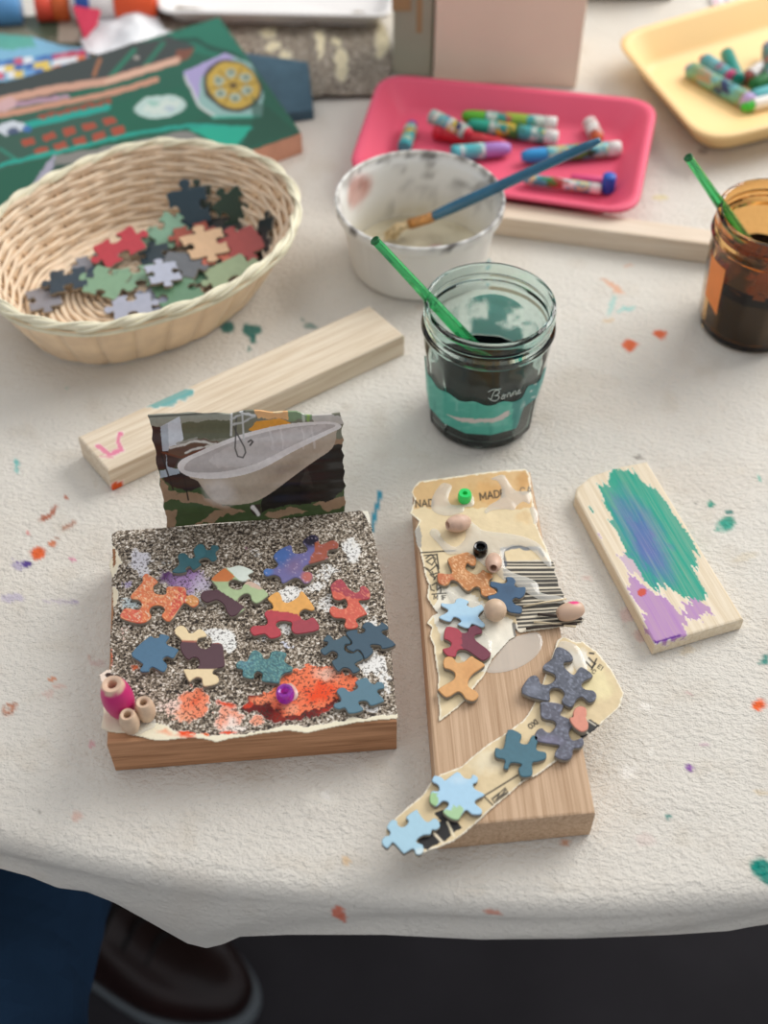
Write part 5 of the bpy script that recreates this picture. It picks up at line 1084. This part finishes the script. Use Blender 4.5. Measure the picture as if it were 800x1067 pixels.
Va = np.array(V); px, py = proj(Va[:, 0], Va[:, 1], Va[:, 2]); c = Canvas(px, py, '#a8601e', .0); c.A = np.clip((fbm(px*.07, py*.09, 3)-.38)*3.0, 0, .8)
mesh('paint_smear', V, Fc, vcol('dry_paint_film', .4, .5, alpha=True), ja, cols=c.rgba())
stick('stirring_stick', None, (745, 205), (800, 285), .0835, .02, 'green translucent stick leaning in the brown jar', 717.5, Ca)
# ================================================================== foam trays
def roundquad(q, r, k=9):
    out = []
    for i in range(4):
        a, b, c = Vector(q[i-1]), Vector(q[i]), Vector(q[(i+1) % 4]); p0 = b+(a-b).normalized()*r; p1 = b+(c-b).normalized()*r
        for j in range(k):
            t = j/(k-1); out.append(tuple(p0*(1-t)**2+b*2*t*(1-t)+p1*t*t))
        for j in range(1, 8): out.append(tuple(Vector(out[-1])*0+p1.lerp(c+(b-c).normalized()*r, j/8)))
    return out if area(out) > 0 else out[::-1]
def inset(q, d):
    q = [Vector(x) for x in q]; n = len(q); sg = 1 if area([tuple(x) for x in q]) > 0 else -1; L_ = []
    for i in range(n):
        a, b = q[i], q[(i+1) % n]; t = (b-a).normalized(); nr = Vector((-t.y, t.x))*sg*d; L_.append((a+nr, t))
    out = []
    for i in range(n):
        (p, r), (p2, r2) = L_[i-1], L_[i]; k = ((p2.x-p.x)*r2.y-(p2.y-p.y)*r2.x)/(r.x*r2.y-r.y*r2.x); out.append(tuple(p+r*k))
    return out
def tray(name, qpx, h, mat, label, rc=.02, lip=.005, slope=.017):
    q = [tuple(P(x, y, h))[:2] for x, y in qpx]; g = lambda d: roundquad(inset(q, d), max(.010, rc-d*.35)); o0 = g(0); n = len(o0)
    L_ = [(g(0), h-.0015), (g(.0012), h), (g(lip), h), (g(lip+.0018), h-.0015), (g(lip+slope*.75), .0075), (g(lip+slope*.92), .0042), (g(lip+slope*1.12), .0032)]
    V = []; Fc = []
    for r, z in L_: V += [(x, y, z) for x, y in r]
    for k in range(len(L_)-1):
        for i in range(n): j = (i+1) % n; Fc.append((k*n+i, k*n+j, (k+1)*n+j, (k+1)*n+i))
    c = sum((Vector(p) for p in o0), Vector((0, 0)))/n; V.append((c.x, c.y, .0030))
    for i in range(n): Fc.append(((len(L_)-1)*n+i, (len(L_)-1)*n+(i+1) % n, len(V)-1))
    o = mesh(name, V, Fc, mat, None, loc=(c.x, c.y, 0.0002), auto=60); solid(o, .0028)
    return tag(o, label, 'tray')
tray('foam_tray', [(396, 75), (687, 104), (664, 224), (360, 179)], .021, plain('pink_foam', '#e55a76', .5, .35, bs=700, bstr=.1), 'bright pink foam tray of oil pastels behind the wooden bar', rc=.024)
tray('foam_tray', [(636, 37), (733, 149), (1035, 76), (905, -42)], .026, plain('yellow_foam', '#f6d296', .5, .35, bs=700, bstr=.1), 'yellow foam tray of oil pastels at the upper right edge', rc=.028)
PAT = [('#3f9a9c', '#d9dfd6', '#3f9a9c', '#8aa65a', '#3f9a9c', '#c9c2b4', '#3f9a9c'), ('#4f9ea8', '#8fc7c4', '#c9a27a', '#4f9ea8', '#5b7a4a', '#26344f', '#cfd5d2')]
def pastel(apx, bpx, z, R, tip, wrap, endc, label, group, w0=.25, w1=.86, pat=0, zb=None, bare=False):
    a = P(*apx, z); b = P(*bpx, z if zb is None else zb); t = thing('oil_pastel', label, 'oil pastel', (min(a.x, b.x)*.5+max(a.x, b.x)*.5, (a.y+b.y)/2, min(a.z, b.z)-R), group)
    L = (b-a).length; d = b-a
    V, Fc = lathe([(.0001, 0), (R*.55, .0003), (R*.82, R*.7), (R*.92, R*1.6), (R*.94, L*w1)] if not bare else [(.0001, 0), (R*.8, .0004), (R*.95, .0015), (R*.95, L-.001), (R*.8, L), (.0001, L)], a, d, 18)
    mesh('pastel_stick', V, Fc, plain('pastel_'+tip.strip('#'), tip, .45, .4), t)
    if not bare:
        zz = np.linspace(L*w0, L*w1, 24); V, Fc = lathe([(R, q) for q in zz], a, d, 24); Va = np.array(V)
        u = ((Va-np.array(tuple(a)))@np.array(tuple(d.normalized()))-L*w0)/(L*(w1-w0)); th = np.arange(len(Va)) % 24/24
        idx = (u*8.5+.6*np.sin(th*6.28*2)+2.6*vnoise(th*9+apx[0], u*16)).astype(int) % 7; pal = np.array([hx(q) for q in (wrap if isinstance(wrap, tuple) else PAT[pat])]); C_ = pal[idx]
        mesh('paper_wrapper', V, Fc, vcol('printed_wrapper', .4, .4), t, cols=np.column_stack([C_, np.ones(len(C_))]))
        V, Fc = lathe([(R*1.0, L*w1), (R*1.0, L*.985), (R*.85, L), (.0001, L)], a, d, 18); mesh('end', V, Fc, plain('pastel_end_'+endc.strip('#'), endc, .5, .35), t)
    return t
GP, GY = 'oil pastels in the pink tray', 'oil pastels in the yellow tray'; zt = .0038+.0052; W2 = '#dedbd6'
W3 = ('#3f9a9c', '#7fb6a0', '#c9cbb0', '#3f9a9c', '#a8572f', '#b9a83a', '#3f9a9c'); W4 = ('#5fa7b5', '#8ab5a5', '#d8d6cc', '#27345f', '#c9b23f', '#d8d6cc', '#5f8fa5')
pastel((430, 128), (421, 154), zt, .0050, '#7c5a9c', W3, '#3aa3a8', 'short teal-wrapped oil pastel with purple tip, at the left end of the pink tray', GP)
pastel((491, 141), (449, 121), zt+.004, .0054, '#c8263a', W4, '#9fb7b0', 'red-tipped oil pastel in patterned wrapper, on top at the left of the pink tray', GP, w0=.12, zb=zt+.006)
pastel((528, 152), (452, 137), zt, .0050, '#c22839', ('#b8242f',)*7, '#c22839', 'plain red oil pastel lying under the patterned one', GP, w0=.3)
pastel((481, 121), (580, 129.5), zt, .0052, '#5cae2b', ('#3f9a9c', '#c7cfc4', '#3a9a8c', '#2f8f86', '#c7554a', '#8fae3a', '#8fae3a'), W2, 'green-tipped oil pastel farthest back in the pink tray', GP)
pastel((487, 129.5), (581, 144), zt, .0052, '#1fa287', ('#3f9a9c', '#c7cfc4', '#2f8f86', '#d9b23c', '#3a7a34', '#2c5a30', '#3f9a9c'), W2, 'teal-tipped oil pastel just in front of the green-tipped one', GP)
pastel((532, 154.5), (470, 160), zt, .0056, '#a77fc4', ('#4fb0b8', '#77c0c0', '#cfe0dc', '#4fb0b8', '#6bb6b6', '#4fb0b8', '#4fb0b8'), '#4aa6ae', 'lavender oil pastel with a rounded tip in the middle of the pink tray', GP, w0=.45)
pastel((543, 163), (646, 154.5), zt, .0054, '#2a93cf', ('#56aebb', '#9cc6bd', '#b8a86a', '#56aebb', '#3f8f9c', '#4c8f3c', '#27402a'), W2, 'blue-tipped oil pastel crossed by the blue brush handle', GP)
pastel((624, 147), (614, 128), zt, .0054, '#c9592f', (W2, '#c8c4be', '#b24a3a', W2, W2, '#9c9790', W2), W2, 'short white-wrapped oil pastel stub at the right of the pink tray', GP)
pastel((594, 186), (628, 189), zt-.0015, .0036, '#d8457a', None, '', 'thin pink pastel stub at the front of the pink tray', GP, bare=True)
pastel((544, 186), (626, 197), zt-.001, .0036, '#3f9a9c', ('#56aebb', '#d8c58a', '#56aebb', '#3f8f9c', '#3a7a34', '#9c3a34', W2), W2, 'thin patterned oil pastel along the front of the pink tray', GP, w0=.05)
_q = P(632.5, 200, .0042); _r = proj(_q.x, _q.y, .0175)
pastel((632.5, 200), _r, .0042, .0050, '#2457b3', None, '', 'stubby bare blue pastel standing in the front right corner of the pink tray', GP, bare=True, zb=.0175)
pastel((716, 71), (783, 108), zt, .0064, '#8f78b8', ('#62a6ab', '#6fa590', '#7d9a72', '#a48a6c', '#6aa7ab', '#8fae6a', '#27345f'), '#b3a0cf', 'lavender-ended oil pastel in front at the left of the yellow tray', GY, w0=.06, w1=.9)
pastel((731, 61), (764, 83), zt, .0060, '#9c2c5c', ('#5aa0a8', '#62a6ab', '#3f8f9c', '#5aa0a8', '#7ab0b4', '#3f8f9c', '#a8446c'), '#b8416f', 'magenta-ended teal-wrapped pastel in the yellow tray', GY, w0=.12)
pastel((757, 55), (769, 84), zt, .0056, '#0f8577', None, '', 'bare teal-green pastel stick pointing away in the yellow tray', GY, bare=True)
pastel((775, 83), (803, 66), zt, .0056, '#8a3b30', ('#d9d6d2', '#c9c6c2', '#d9d6d2', '#b8a8a0', '#d9d6d2', '#d9d6d2', '#c9c6c2'), W2, 'brown-tipped pastel in white wrapper at the right picture edge', GY, w0=.2)
pastel((784, 90), (822, 72), zt+.003, .0058, '#1d6b34', None, '', 'dark green pastel stick resting on the others in the yellow tray', GY, bare=True)
pastel((784, 101), (828, 88), zt, .0054, '#64b7bd', None, '', 'pale cyan pastel stick in the yellow tray', GY, bare=True)
pastel((773, 112), (830, 98), zt-.001, .0046, '#3bb53b', (W2,)*7, W2, 'bright green-tipped white pastel nearest the rim of the yellow tray', GY, w0=.18)
pastel((800, 46), (804, 84), zt+.004, .0056, '#6a6f86', ('#2f6f6c', '#3f7f78', '#2f6f6c', '#58645f', '#2f6f6c', '#9a4a38', '#2f6f6c'), '#6a6f86', 'dark-wrapped pastel cut by the picture edge in the yellow tray', GY)
# ================================================================== the printed green board and things behind
hb = .016
bk2 = thing('printed_board', 'wooden panel with a dark green printed picture, behind the wicker basket', 'panel', P(120, 140, 0))
bq = [(228, 18), (313, 138), (-62, 272), (-110, 122)]
wood_block('wooden_panel', [(228.3, 18.5), (314, 138.5), (-62, 273), (-111, 122)], hb, plain('edge_wood', '#d29a80', .6, .3, var=.1), bk2, step=.006)
def p_book(px, py):
    c = Canvas(px, py, '#1c5a45')
    B = lambda pts: traced(0, 0, 2.424, pts)
    c.poly(B([(0, 230), (250, 140), (420, 90), (480, 60), (560, 40), (600, 120), (620, 200), (300, 330), (0, 420)]), '#1e5d49', 1, w=3, f=.05)
    c.poly([(228, 18), (262, 66), (230, 60), (190, 50), (140, 48)], '#20705a', .9, w=3); c.line([(130, 48), (200, 42), (250, 60)], 5, '#153f34', .8, w=3, f=.05)
    c.poly([(-80, 100), (10, 78), (95, 55), (180, 38), (205, 50), (190, 62), (120, 85), (50, 105), (-60, 128)], '#3c4140', .95, w=4, f=.06)
    c.line([(98, 78), (104, 62)], 4, '#a56b48', .9); c.line([(140, 52), (115, 80)], 5, '#24765c', .9); c.line([(170, 45), (150, 70)], 5, '#24765c', .8); c.ell(142, 60, 3, 2, '#b9b2a8', .8)
    c.poly([(185, 52), (204, 50), (195, 62), (180, 66)], '#7d4a38', .9, w=2)
    c.line([(0, 105), (60, 92), (110, 85), (184, 63)], 8, '#c99a84', 1, w=1); c.line([(0, 120), (80, 104), (120, 96), (163, 83)], 6, '#c48f76', 1, w=1); c.line([(0, 112), (70, 100)], 5, '#b993a5', .9, w=1.5); c.line([(-60, 128), (10, 108)], 12, '#cfa9a8', .9, w=2); c.line([(60, 100), (110, 90)], 2, '#1f6a50', .9, w=2); c.line([(110, 85), (184, 63)], 2.4, '#e2bfa6', .8)
    c.poly([(-60, 140), (20, 122), (100, 106), (130, 140), (60, 162), (-60, 190)], '#35584a', 1, w=2)
    c.poly([(110, 108), (190, 90), (215, 122), (135, 142)], '#176049', .8, w=3)
    for i in range(5):
        for x0, y0, dx in ((22, 150, 21), (35, 160, 20)):
            x = x0+dx*i+(0 if y0 == 150 else 0); y = y0-5.4*i; c.poly([(x, y-4), (x+13, y-7.5), (x+16, y-1), (x+3, y+3)], '#a64a33', .95, w=1.5)
    c.line([(0, 155), (20, 168), (60, 160)], 3, '#2f8a74', .8); c.line([(25, 131), (112, 112)], 7, '#1b9f90', .95, w=1); c.line([(40, 121), (115, 104)], 3, '#9c4f38', .8, w=3)
    for i in range(9): c.ell(45+i*8.5, 122-i*1.9, 3.4, 2.4, '#96452f', .8, 0, 1)
    c.ell(12, 133, 17, 7, '#cdd3da', .95, -8, 3); c.ell(14, 137, 7, 4, '#2b3f63', .9, 0, 2); c.ell(28, 134, 5, 4, '#3768a6', .9, 0, 1)
    c.line([(0, 172), (60, 158), (135, 140), (200, 130), (262, 134)], 4, '#1c9f8d', .95, w=1.5); c.poly([(195, 133), (262, 131), (252, 151), (235, 154)], '#1fa78c', 1, w=1.5)
    c.poly([(55, 162), (130, 150), (195, 137), (230, 154), (100, 172), (58, 185)], '#8a8580', .9, w=3, f=.06); c.poly([(50, 168), (58, 160), (50, 190), (25, 205)], '#a9a3b5', .9, w=2); c.poly([(55, 172), (85, 168), (80, 180), (55, 190)], '#24483a', .9, w=2)
    c.ell(167, 111, 28.5, 12.5, '#b7cdc6', 1, -6, 2); c.ell(168, 111, 20, 8, '#cfd9cf', .8, -6, 4, .2); c.ell(160, 108, 7, 3, '#8dbcae', .8, 0, 3, .2); c.ell(176, 113, 6, 3, '#a9b9c4', .8, 0, 2)
    hexo = [(191, 75), (235, 55), (262, 66), (275, 98), (272, 122), (222, 122), (205, 110)]
    c.poly(hexo, '#8fb3ad', 1, w=1); c.poly([(191, 75), (235, 55), (245, 60), (210, 80), (205, 110)], '#a99bc9', .95, w=2); c.line([(193, 80), (207, 110), (225, 122)], 3, '#cfd2cc', .8, w=1); c.line([(222, 122), (270, 121)], 3, '#4fae98', .9)
    c.ell(242, 90, 33, 27, '#3a352e', 1, 25, 2, .1); c.ell(243, 89, 29, 24, '#c3a244', 1, 25, 2, .1)
    for k in range(6):
        a = k*math.pi/3+.4; c.ell(243+16*math.cos(a), 89+13*math.sin(a), 6, 5, '#9fb2a6', .9, 0, 2, .2); c.ell(243+17*math.cos(a), 89+14*math.sin(a), 2.5, 2.2, '#5d6b58', .9); c.line([(243, 89), (243+24*math.cos(a+.5), 89+20*math.sin(a+.5))], 1.6, '#7b5f28', .8)
    c.ell(243, 89, 4, 3, '#5b4420', 1); c.poly([(262, 100), (313, 138), (270, 150), (240, 160), (262, 134)], '#1d4a38', .7, w=3)
    return c
sheet('printed_picture', bq, hb+.0004, .0010, p_book, vcol('matt_print', .45, .4), bk2, thick=.0003)['label'] = 'picture of a patterned hexagonal plate, an oval dish and chopsticks on green'
bs_ = wood_block('card_offcut', [(240, 52), (321, 64), (326.5, 114), (298, 118)], .008, plain('blue_grey_card', '#45606f', .7, .25, var=.14, vs=80), None, step=.004)
tag(bs_, 'small blue-grey board sticking out from under the green printed panel', 'board')
def p_spk(px, py):
    c = Canvas(px, py, '#e9e2d0', 0.0)
    for q in ((285, 50, 12, 8), (278, 36, 14, 6), (355, 70, 8, 22), (351, 46, 7, 10), (333, 50, 6, 20), (398, 45, 10, 26), (385, 22, 14, 8), (300, 58, 8, 6), (218, 40, 20, 8)): c.ell(*q, '#e3d7b4', 1, 0, 6, .1, a=.62, soft=.4)
    c.line([(250, 22), (300, 26), (336, 25), (372, 15)], 3, '#8a8076', 1, w=1, a=1.2); return c
so = sheet('speckled_sheet', [(150, 6), (200, 10), (250, 20), (300, 24), (336, 24), (372, 13), (390, 18), (401, 30), (407, 48), (408, 72), (397, 99), (360, 101), (330, 102), (280, 98), (200, 90)], .0022, .0011, p_spk, MATS.get('speckled_sheet') or speckle_mat(), None, z=lambda x, y, px, py: .003*fbm(px*.03, py*.03)+.002*np.exp(-((px-330-(py-50)*.2)/9)**2), thick=.0006)
so.data.materials[0] = bpy.data.materials['speckled_sheet']; tag(so, 'grey-brown speckled rough sheet lying at the back, left of the white box', 'sheet of paper')
# white box (standing) and its darker neighbour
def boxthing(name, a, b, depth, h, mat, label, cat, skew=0.0, left=None):
    A_, B_ = P(*a, 0), P(*b, 0); d = (B_-A_); nrm = Vector((-d.y, d.x, 0)).normalized()*depth
    if left: nrm = P(*left, 0)-A_
    t = thing(name, label, cat, (A_+B_)/2+nrm/2); V, Fc = prism([tuple(q)[:2] for q in (A_, B_, B_+nrm, A_+nrm)], 0, h)
    o = mesh('carton', V, Fc, mat, t, smooth=False); bevelmod(o, .0012, 2); 
    for s in (0, 1):                                    # top flaps, folded in
        e0, e1 = (A_, B_) if s == 0 else (A_+nrm, B_+nrm); k = nrm*(.48 if s == 0 else -.48); q = [e0, e1, e1+k, e0+k]
        V, Fc = prism([tuple(x)[:2] for x in q], h+.0004, h+.0012); mesh('flap', V, Fc, mat, t, smooth=False)
    return t
boxthing('white_carton', (451, 84), (600, 92), .085, .17, plain('white_card', '#f1dec8', .55, .3, var=.03, vs=20), 'plain white cardboard carton standing behind the pink tray', 'box')
g = boxthing('grey_green_carton', (409, 77), (449, 80), .05, .15, plain('grey_green_card', '#a9a995', .6, .3, var=.05, vs=20), 'narrow grey-green carton with tan marks, left of the white carton', 'box')
A_ = P(409, 77, 0)
for (x0, x1, y0, y1) in ((408, 428, -8, 11), (434, 440, -8, 34)):
    Y0 = P(430, 78.5, 0).y-.0004; q = []
    for x, y in ((x0, y1), (x1, y1), (x1, y0), (x0, y0)):
        z = zat(Y0, y); d_ = Y0*CT-(z-H)*ST; q.append(((x-400)/F*d_, Y0-.0006, z))
    V = q+[(a, b+.0016, c_) for a, b, c_ in q]; mesh('printed_patch', V, [(0, 1, 2, 3), (7, 6, 5, 4), (0, 4, 5, 1), (1, 5, 6, 2), (2, 6, 7, 3), (3, 7, 4, 0)], plain('tan_print', '#a98b63', .6), g, smooth=False)
# white tray top
tq = [(165, 20), (408, 22), (420, -40), (160, -40)]
tr_ = tray('white_tray', [(165, 12), (407, 17), (425, -60), (150, -60)], .018, plain('white_plastic', '#eeebe8', .4, .4), 'white plastic tray along the top edge, behind the speckled sheet', rc=.012, lip=.004, slope=.012)
# papers, glue stick at upper left
def p_white(px, py):
    c = Canvas(px, py, '#e6e8ea'); return c
o = sheet('white_paper', [(85, 46), (95, 30), (110, 10), (135, 6), (155, 16), (172, 32), (190, 44), (150, 56), (110, 66), (92, 62)], .003, .0014, p_white, plain('white_paper', '#e8eaec', .7, .2), None, z=lambda x, y, px, py: .010*fbm(px*.045, py*.06, 2)+.006*np.exp(-((px-145)/14)**2), thick=.0005); tag(o, 'crumpled white sheet behind the green printed panel', 'sheet of paper')
def p_red(px, py): return Canvas(px, py, '#c23450')
o = sheet('red_paper_scrap', [(76, 8), (104, 12), (101, 28), (88, 42), (84, 30)], .018, .0012, p_red, plain('red_paper', '#c4344f', .6, .3), None, z=lambda x, y, px, py: .003*fbm(px*.05, py*.05), thick=.0005); tag(o, 'small pointed red paper scrap by the crumpled white sheet', 'sheet of paper')
def p_mag(px, py):
    c = Canvas(px, py, '#6aa9a6'); c.poly([(-40, 36), (40, 38), (110, 56), (112, 80), (-60, 95)], '#7fb3cf', 1, w=2); c.poly([(-60, 36), (30, 37), (40, 50), (-60, 56)], '#5fa99b', 1, w=3)
    cols = ['#d8743a', '#3c6cae', '#e2e4e6', '#c8536e', '#6a9bd0', '#e0c050', '#4c7fbb', '#e4e4e6', '#c9504a', '#3b62a3']; r = random.Random(5)
    for j in range(3):
        for i in range(17):
            x = -60+i*9.5+r.uniform(-2, 2); y = 68+j*6.5-(x)*.13; c.poly([(x, y-4), (x+9, y-5), (x+9, y+2), (x, y+3)], cols[r.randrange(10)], .95, w=.8)
    c.line([(58, 60), (94, 55)], 6, '#c0446a', .9, w=1); return c
o = sheet('magazine_page', [(-60, 36), (0, 36), (35, 40), (62, 48), (96, 52), (98, 62), (70, 72), (30, 80), (-60, 100)], .006, .0012, p_mag, vcol('glossy_page', .35, .4), None, z=lambda x, y, px, py: .002*fbm(px*.04, py*.04), thick=.0008); tag(o, 'blue magazine page with a row of small coloured squares, left edge', 'magazine page')
def p_dk(px, py):
    c = Canvas(px, py, '#59634f'); c.line([(0, 30), (30, 22), (55, 40)], 5, '#a8a08e', .9, w=3); c.poly([(-50, 20), (22, 24), (40, 40), (-50, 40)], '#8a8674', .8, w=4); c.poly([(24, 20), (62, 16), (58, 42), (40, 36)], '#4c5a48', 1, w=2); c.poly([(62, 14), (82, 12), (84, 44), (60, 44)], '#b3a695', 1, w=1); return c
o = sheet('photo_page', [(-60, 20), (20, 18), (60, 13), (80, 11), (86, 30), (86, 50), (60, 50), (-60, 54)], .0025, .0012, p_dk, vcol('glossy_page', .35, .4), None, thick=.0008); tag(o, 'dull olive photo page under the blue magazine page', 'magazine page')
gs = thing('glue_stick', 'white and blue glue stick with an orange cap lying at the upper left', 'glue stick', P(110, 8, 0)); a = P(76, 4.5, .0145); b = P(163, 3, .0145); L = (b-a).length
V, Fc = lathe([(.0001, 0), (.0125, 0), (.0130, .001), (.0130, L*.55)], a, b-a, 28); mesh('barrel', V, Fc, plain('glue_barrel', '#d9d4d2', .4, .4), gs)
V, Fc = lathe([(.0131, L*.06), (.0132, L*.07), (.0132, L*.22), (.0131, L*.23)], a, b-a, 28); mesh('blue_label', V, Fc, plain('glue_label', '#2a56a5', .4, .4), gs)
V, Fc = lathe([(.0134, L*.52), (.0140, L*.53), (.0140, L*.985), (.0130, L), (.0001, L)], a, b-a, 28); mesh('cap', V, Fc, plain('orange_cap', '#ea5a2e', .4, .4), gs)
for apx, bpx, cb, cc_, lb in (((-30, 12), (22, 9), '#26479b', '#5f97c9', 'blue glue stick cut off by the left picture edge'), ((38, 7), (72, 5), '#e0503a', '#d9642f', 'red-orange glue stick between the blue one and the orange-capped one')):
    a = P(*apx, .0125); b = P(*bpx, .0125); L = (b-a).length; g_ = thing('glue_stick', lb, 'glue stick', ((a.x+b.x)/2, (a.y+b.y)/2, 0))
    V, Fc = lathe([(.0001, 0), (.0112, 0), (.0118, .001), (.0118, L*.55)], a, b-a, 24); mesh('barrel', V, Fc, plain('gb_'+cb.strip('#'), cb, .4, .4), g_)
    V, Fc = lathe([(.0121, L*.53), (.0125, L*.54), (.0125, L*.98), (.0118, L), (.0001, L)], a, b-a, 24); mesh('cap', V, Fc, plain('gb_'+cc_.strip('#'), cc_, .4, .4), g_)
# top right scraps
boxthing('grey_carton', (606, 1.5), (700, 0.5), .07, .035, plain('grey_card', '#837c76', .6, .3, var=.06), 'low grey carton at the top edge, right of the white carton', 'box')
def p_str(px, py):
    c = Canvas(px, py, '#e6dfe2')
    for i in range(8): c.line([(742+i*11, -20), (748+i*11, 12)], 3, ['#c9788a', '#8a8fae', '#d9a9b4'][i % 3], .8, w=1)
    return c
o = sheet('striped_paper', [(738, -14), (840, -22), (846, -4), (800, 2), (745, 12)], .002, .0014, p_str, vcol('glossy_page', .35, .4), None, thick=.0006); tag(o, 'pink and white striped paper behind the yellow tray', 'sheet of paper')
# ================================================================== seated person at the left: jeans and boots
pe = thing('person', 'person seated at the table corner, in dark blue jeans and brown boots', 'person', (-.33, .05, -LIFT))
def legs():
    me = bpy.data.meshes.new('jeans'); J = [(-.36, -.34, -.26), (-.245, -.12, -.245), (-.235, .10, -.235), (-.24, .27, -.235), (-.245, .375, -.26), (-.27, .43, -.40), (-.305, .475, -.54), (-.335, .50, -.645),
        (-.50, -.12, -.245), (-.52, .10, -.235), (-.54, .24, -.25), (-.545, .28, -.40), (-.55, .30, -.645), (-.37, -.38, -.16)]
    E = [(0, 1), (1, 2), (2, 3), (3, 4), (4, 5), (5, 6), (6, 7), (0, 8), (8, 9), (9, 10), (10, 11), (11, 12), (0, 13)]; Rr = [.13, .095, .083, .075, .072, .064, .058, .060, .095, .083, .074, .064, .06, .14]
    W = [Vector(j)-LOC[pe.name] for j in J]; me.from_pydata([tuple(v) for v in W], E, []); me.materials.append(denim())
    o = bpy.data.objects.new('jeans', me); COL.objects.link(o); o.parent = pe
    o.modifiers.new('skin', 'SKIN'); sv = me.skin_vertices[0].data if me.skin_vertices else None
    if sv is None:
        me.attributes.new if False else None
    return o, me, Rr
def denim():
    m = plain('denim', '#27415d', .85, .15, bs=1400, bstr=.5, bd=.0004, var=.25, vs=14); return m
o, me, Rr = legs()
bpy.context.view_layer.objects.active = o
if not me.skin_vertices:
    import bmesh
    bm = bmesh.new(); bm.from_mesh(me); lay = bm.verts.layers.skin.verify()
    bm.verts.ensure_lookup_table()
    for v, r in zip(bm.verts, Rr): v[lay].radius = (r, r); v[lay].use_root = (v.index == 0)
    bm.to_mesh(me); bm.free()
else:
    for v, r in zip(me.skin_vertices[0].data, Rr): v.radius = (r, r)
    me.skin_vertices[0].data[0].use_root = True
s = o.modifiers.new('smooth', 'SUBSURF'); s.levels = 2; s.render_levels = 3
tx = bpy.data.textures.new('folds', 'CLOUDS'); tx.noise_scale = .09; dm = o.modifiers.new('folds', 'DISPLACE'); dm.texture = tx; dm.strength = .022; dm.mid_level = .5
LOC[o.name] = LOC[pe.name]
def boot(heel, toe, parent):
    h = Vector((heel[0], heel[1], 0)); t = Vector((toe[0], toe[1], 0)); ax = (t-h); L = ax.length; ax.normalize(); sd = Vector((-ax.y, ax.x, 0)); n = 40
    def ring(z, x0, x1, wd, pw=2.4):
        out = []
        for k in range(n):
            a = 2*math.pi*k/n; c_, s_ = math.cos(a), math.sin(a); u = math.copysign(abs(c_)**(2/pw), c_); v = math.copysign(abs(s_)**(2/pw), s_)
            x = (x0+x1)/2+(x1-x0)/2*u; wv = wd/2*(.86+.14*math.sin(math.pi*min(1, max(0, x/L))*1.0)+.10*math.exp(-((x/L-.70)/.2)**2)-.06*math.exp(-((x/L-.38)/.15)**2))
            p = h+ax*x+sd*(v*wv); out.append((p.x, p.y, -LIFT+z))
        return out
    def loft(rs, cap0=True, cap1=True):
        V = []; Fc = []
        for r in rs: V += r
        for k in range(len(rs)-1):
            for i in range(n): j = (i+1) % n; Fc.append((k*n+i, k*n+j, (k+1)*n+j, (k+1)*n+i))
        if cap0: Fc.append(tuple(range(n))[::-1])
        if cap1: Fc.append(tuple((len(rs)-1)*n+i for i in range(n)))
        return V, Fc
    up = [ring(.026, .004, L-.004, .098), ring(.04, .004, L-.003, .099), ring(.055, .005, L-.010, .096), ring(.068, .006, L-.030, .090), ring(.080, .007, L-.065, .084), ring(.095, .008, L-.105, .080), ring(.115, .009, L-.145, .080, 2.1), ring(.14, .008, L-.165, .082, 2), ring(.18, .006, L-.165, .088, 2)]
    V, Fc = loft(up, True, True); b = mesh('boot', V, Fc, plain('brown_leather', '#24110e', .4, .35, var=.35, vs=12, bs=120, bstr=.2, coat=.15), parent)
    V, Fc = loft([ring(0, .002, L-.001, .098), ring(.004, 0, L+.003, .103), ring(.020, 0, L+.004, .104), ring(.024, .001, L+.002, .102)]); mesh('sole', V, Fc, plain('boot_sole', '#6d7478', .6, .3), b)
    V = []; Fc = []
    for k in range(5):
        x = L-.075-.022*k; z = -LIFT+.077+.0135*k; w_ = .026; p = h+ax*x; pts = [p-sd*w_+Vector((0, 0, z-.004)), p+Vector((0, 0, z+.004)), p+ax*.012+sd*w_+Vector((0, 0, z-.006))]; tube(pts, .0022, 6, V=V, Fc=Fc)
    mesh('laces', V, Fc, plain('boot_lace', '#171312', .8), b); return b
boot((-.365, .515), (-.128, .405), pe); boot((-.56, .22), (-.55, .49), pe)
# ================================================================== lift everything to its height above the floor
for o in list(SC.objects):
    if o.parent is None: o.location.z += LIFT
bpy.context.view_layer.update()
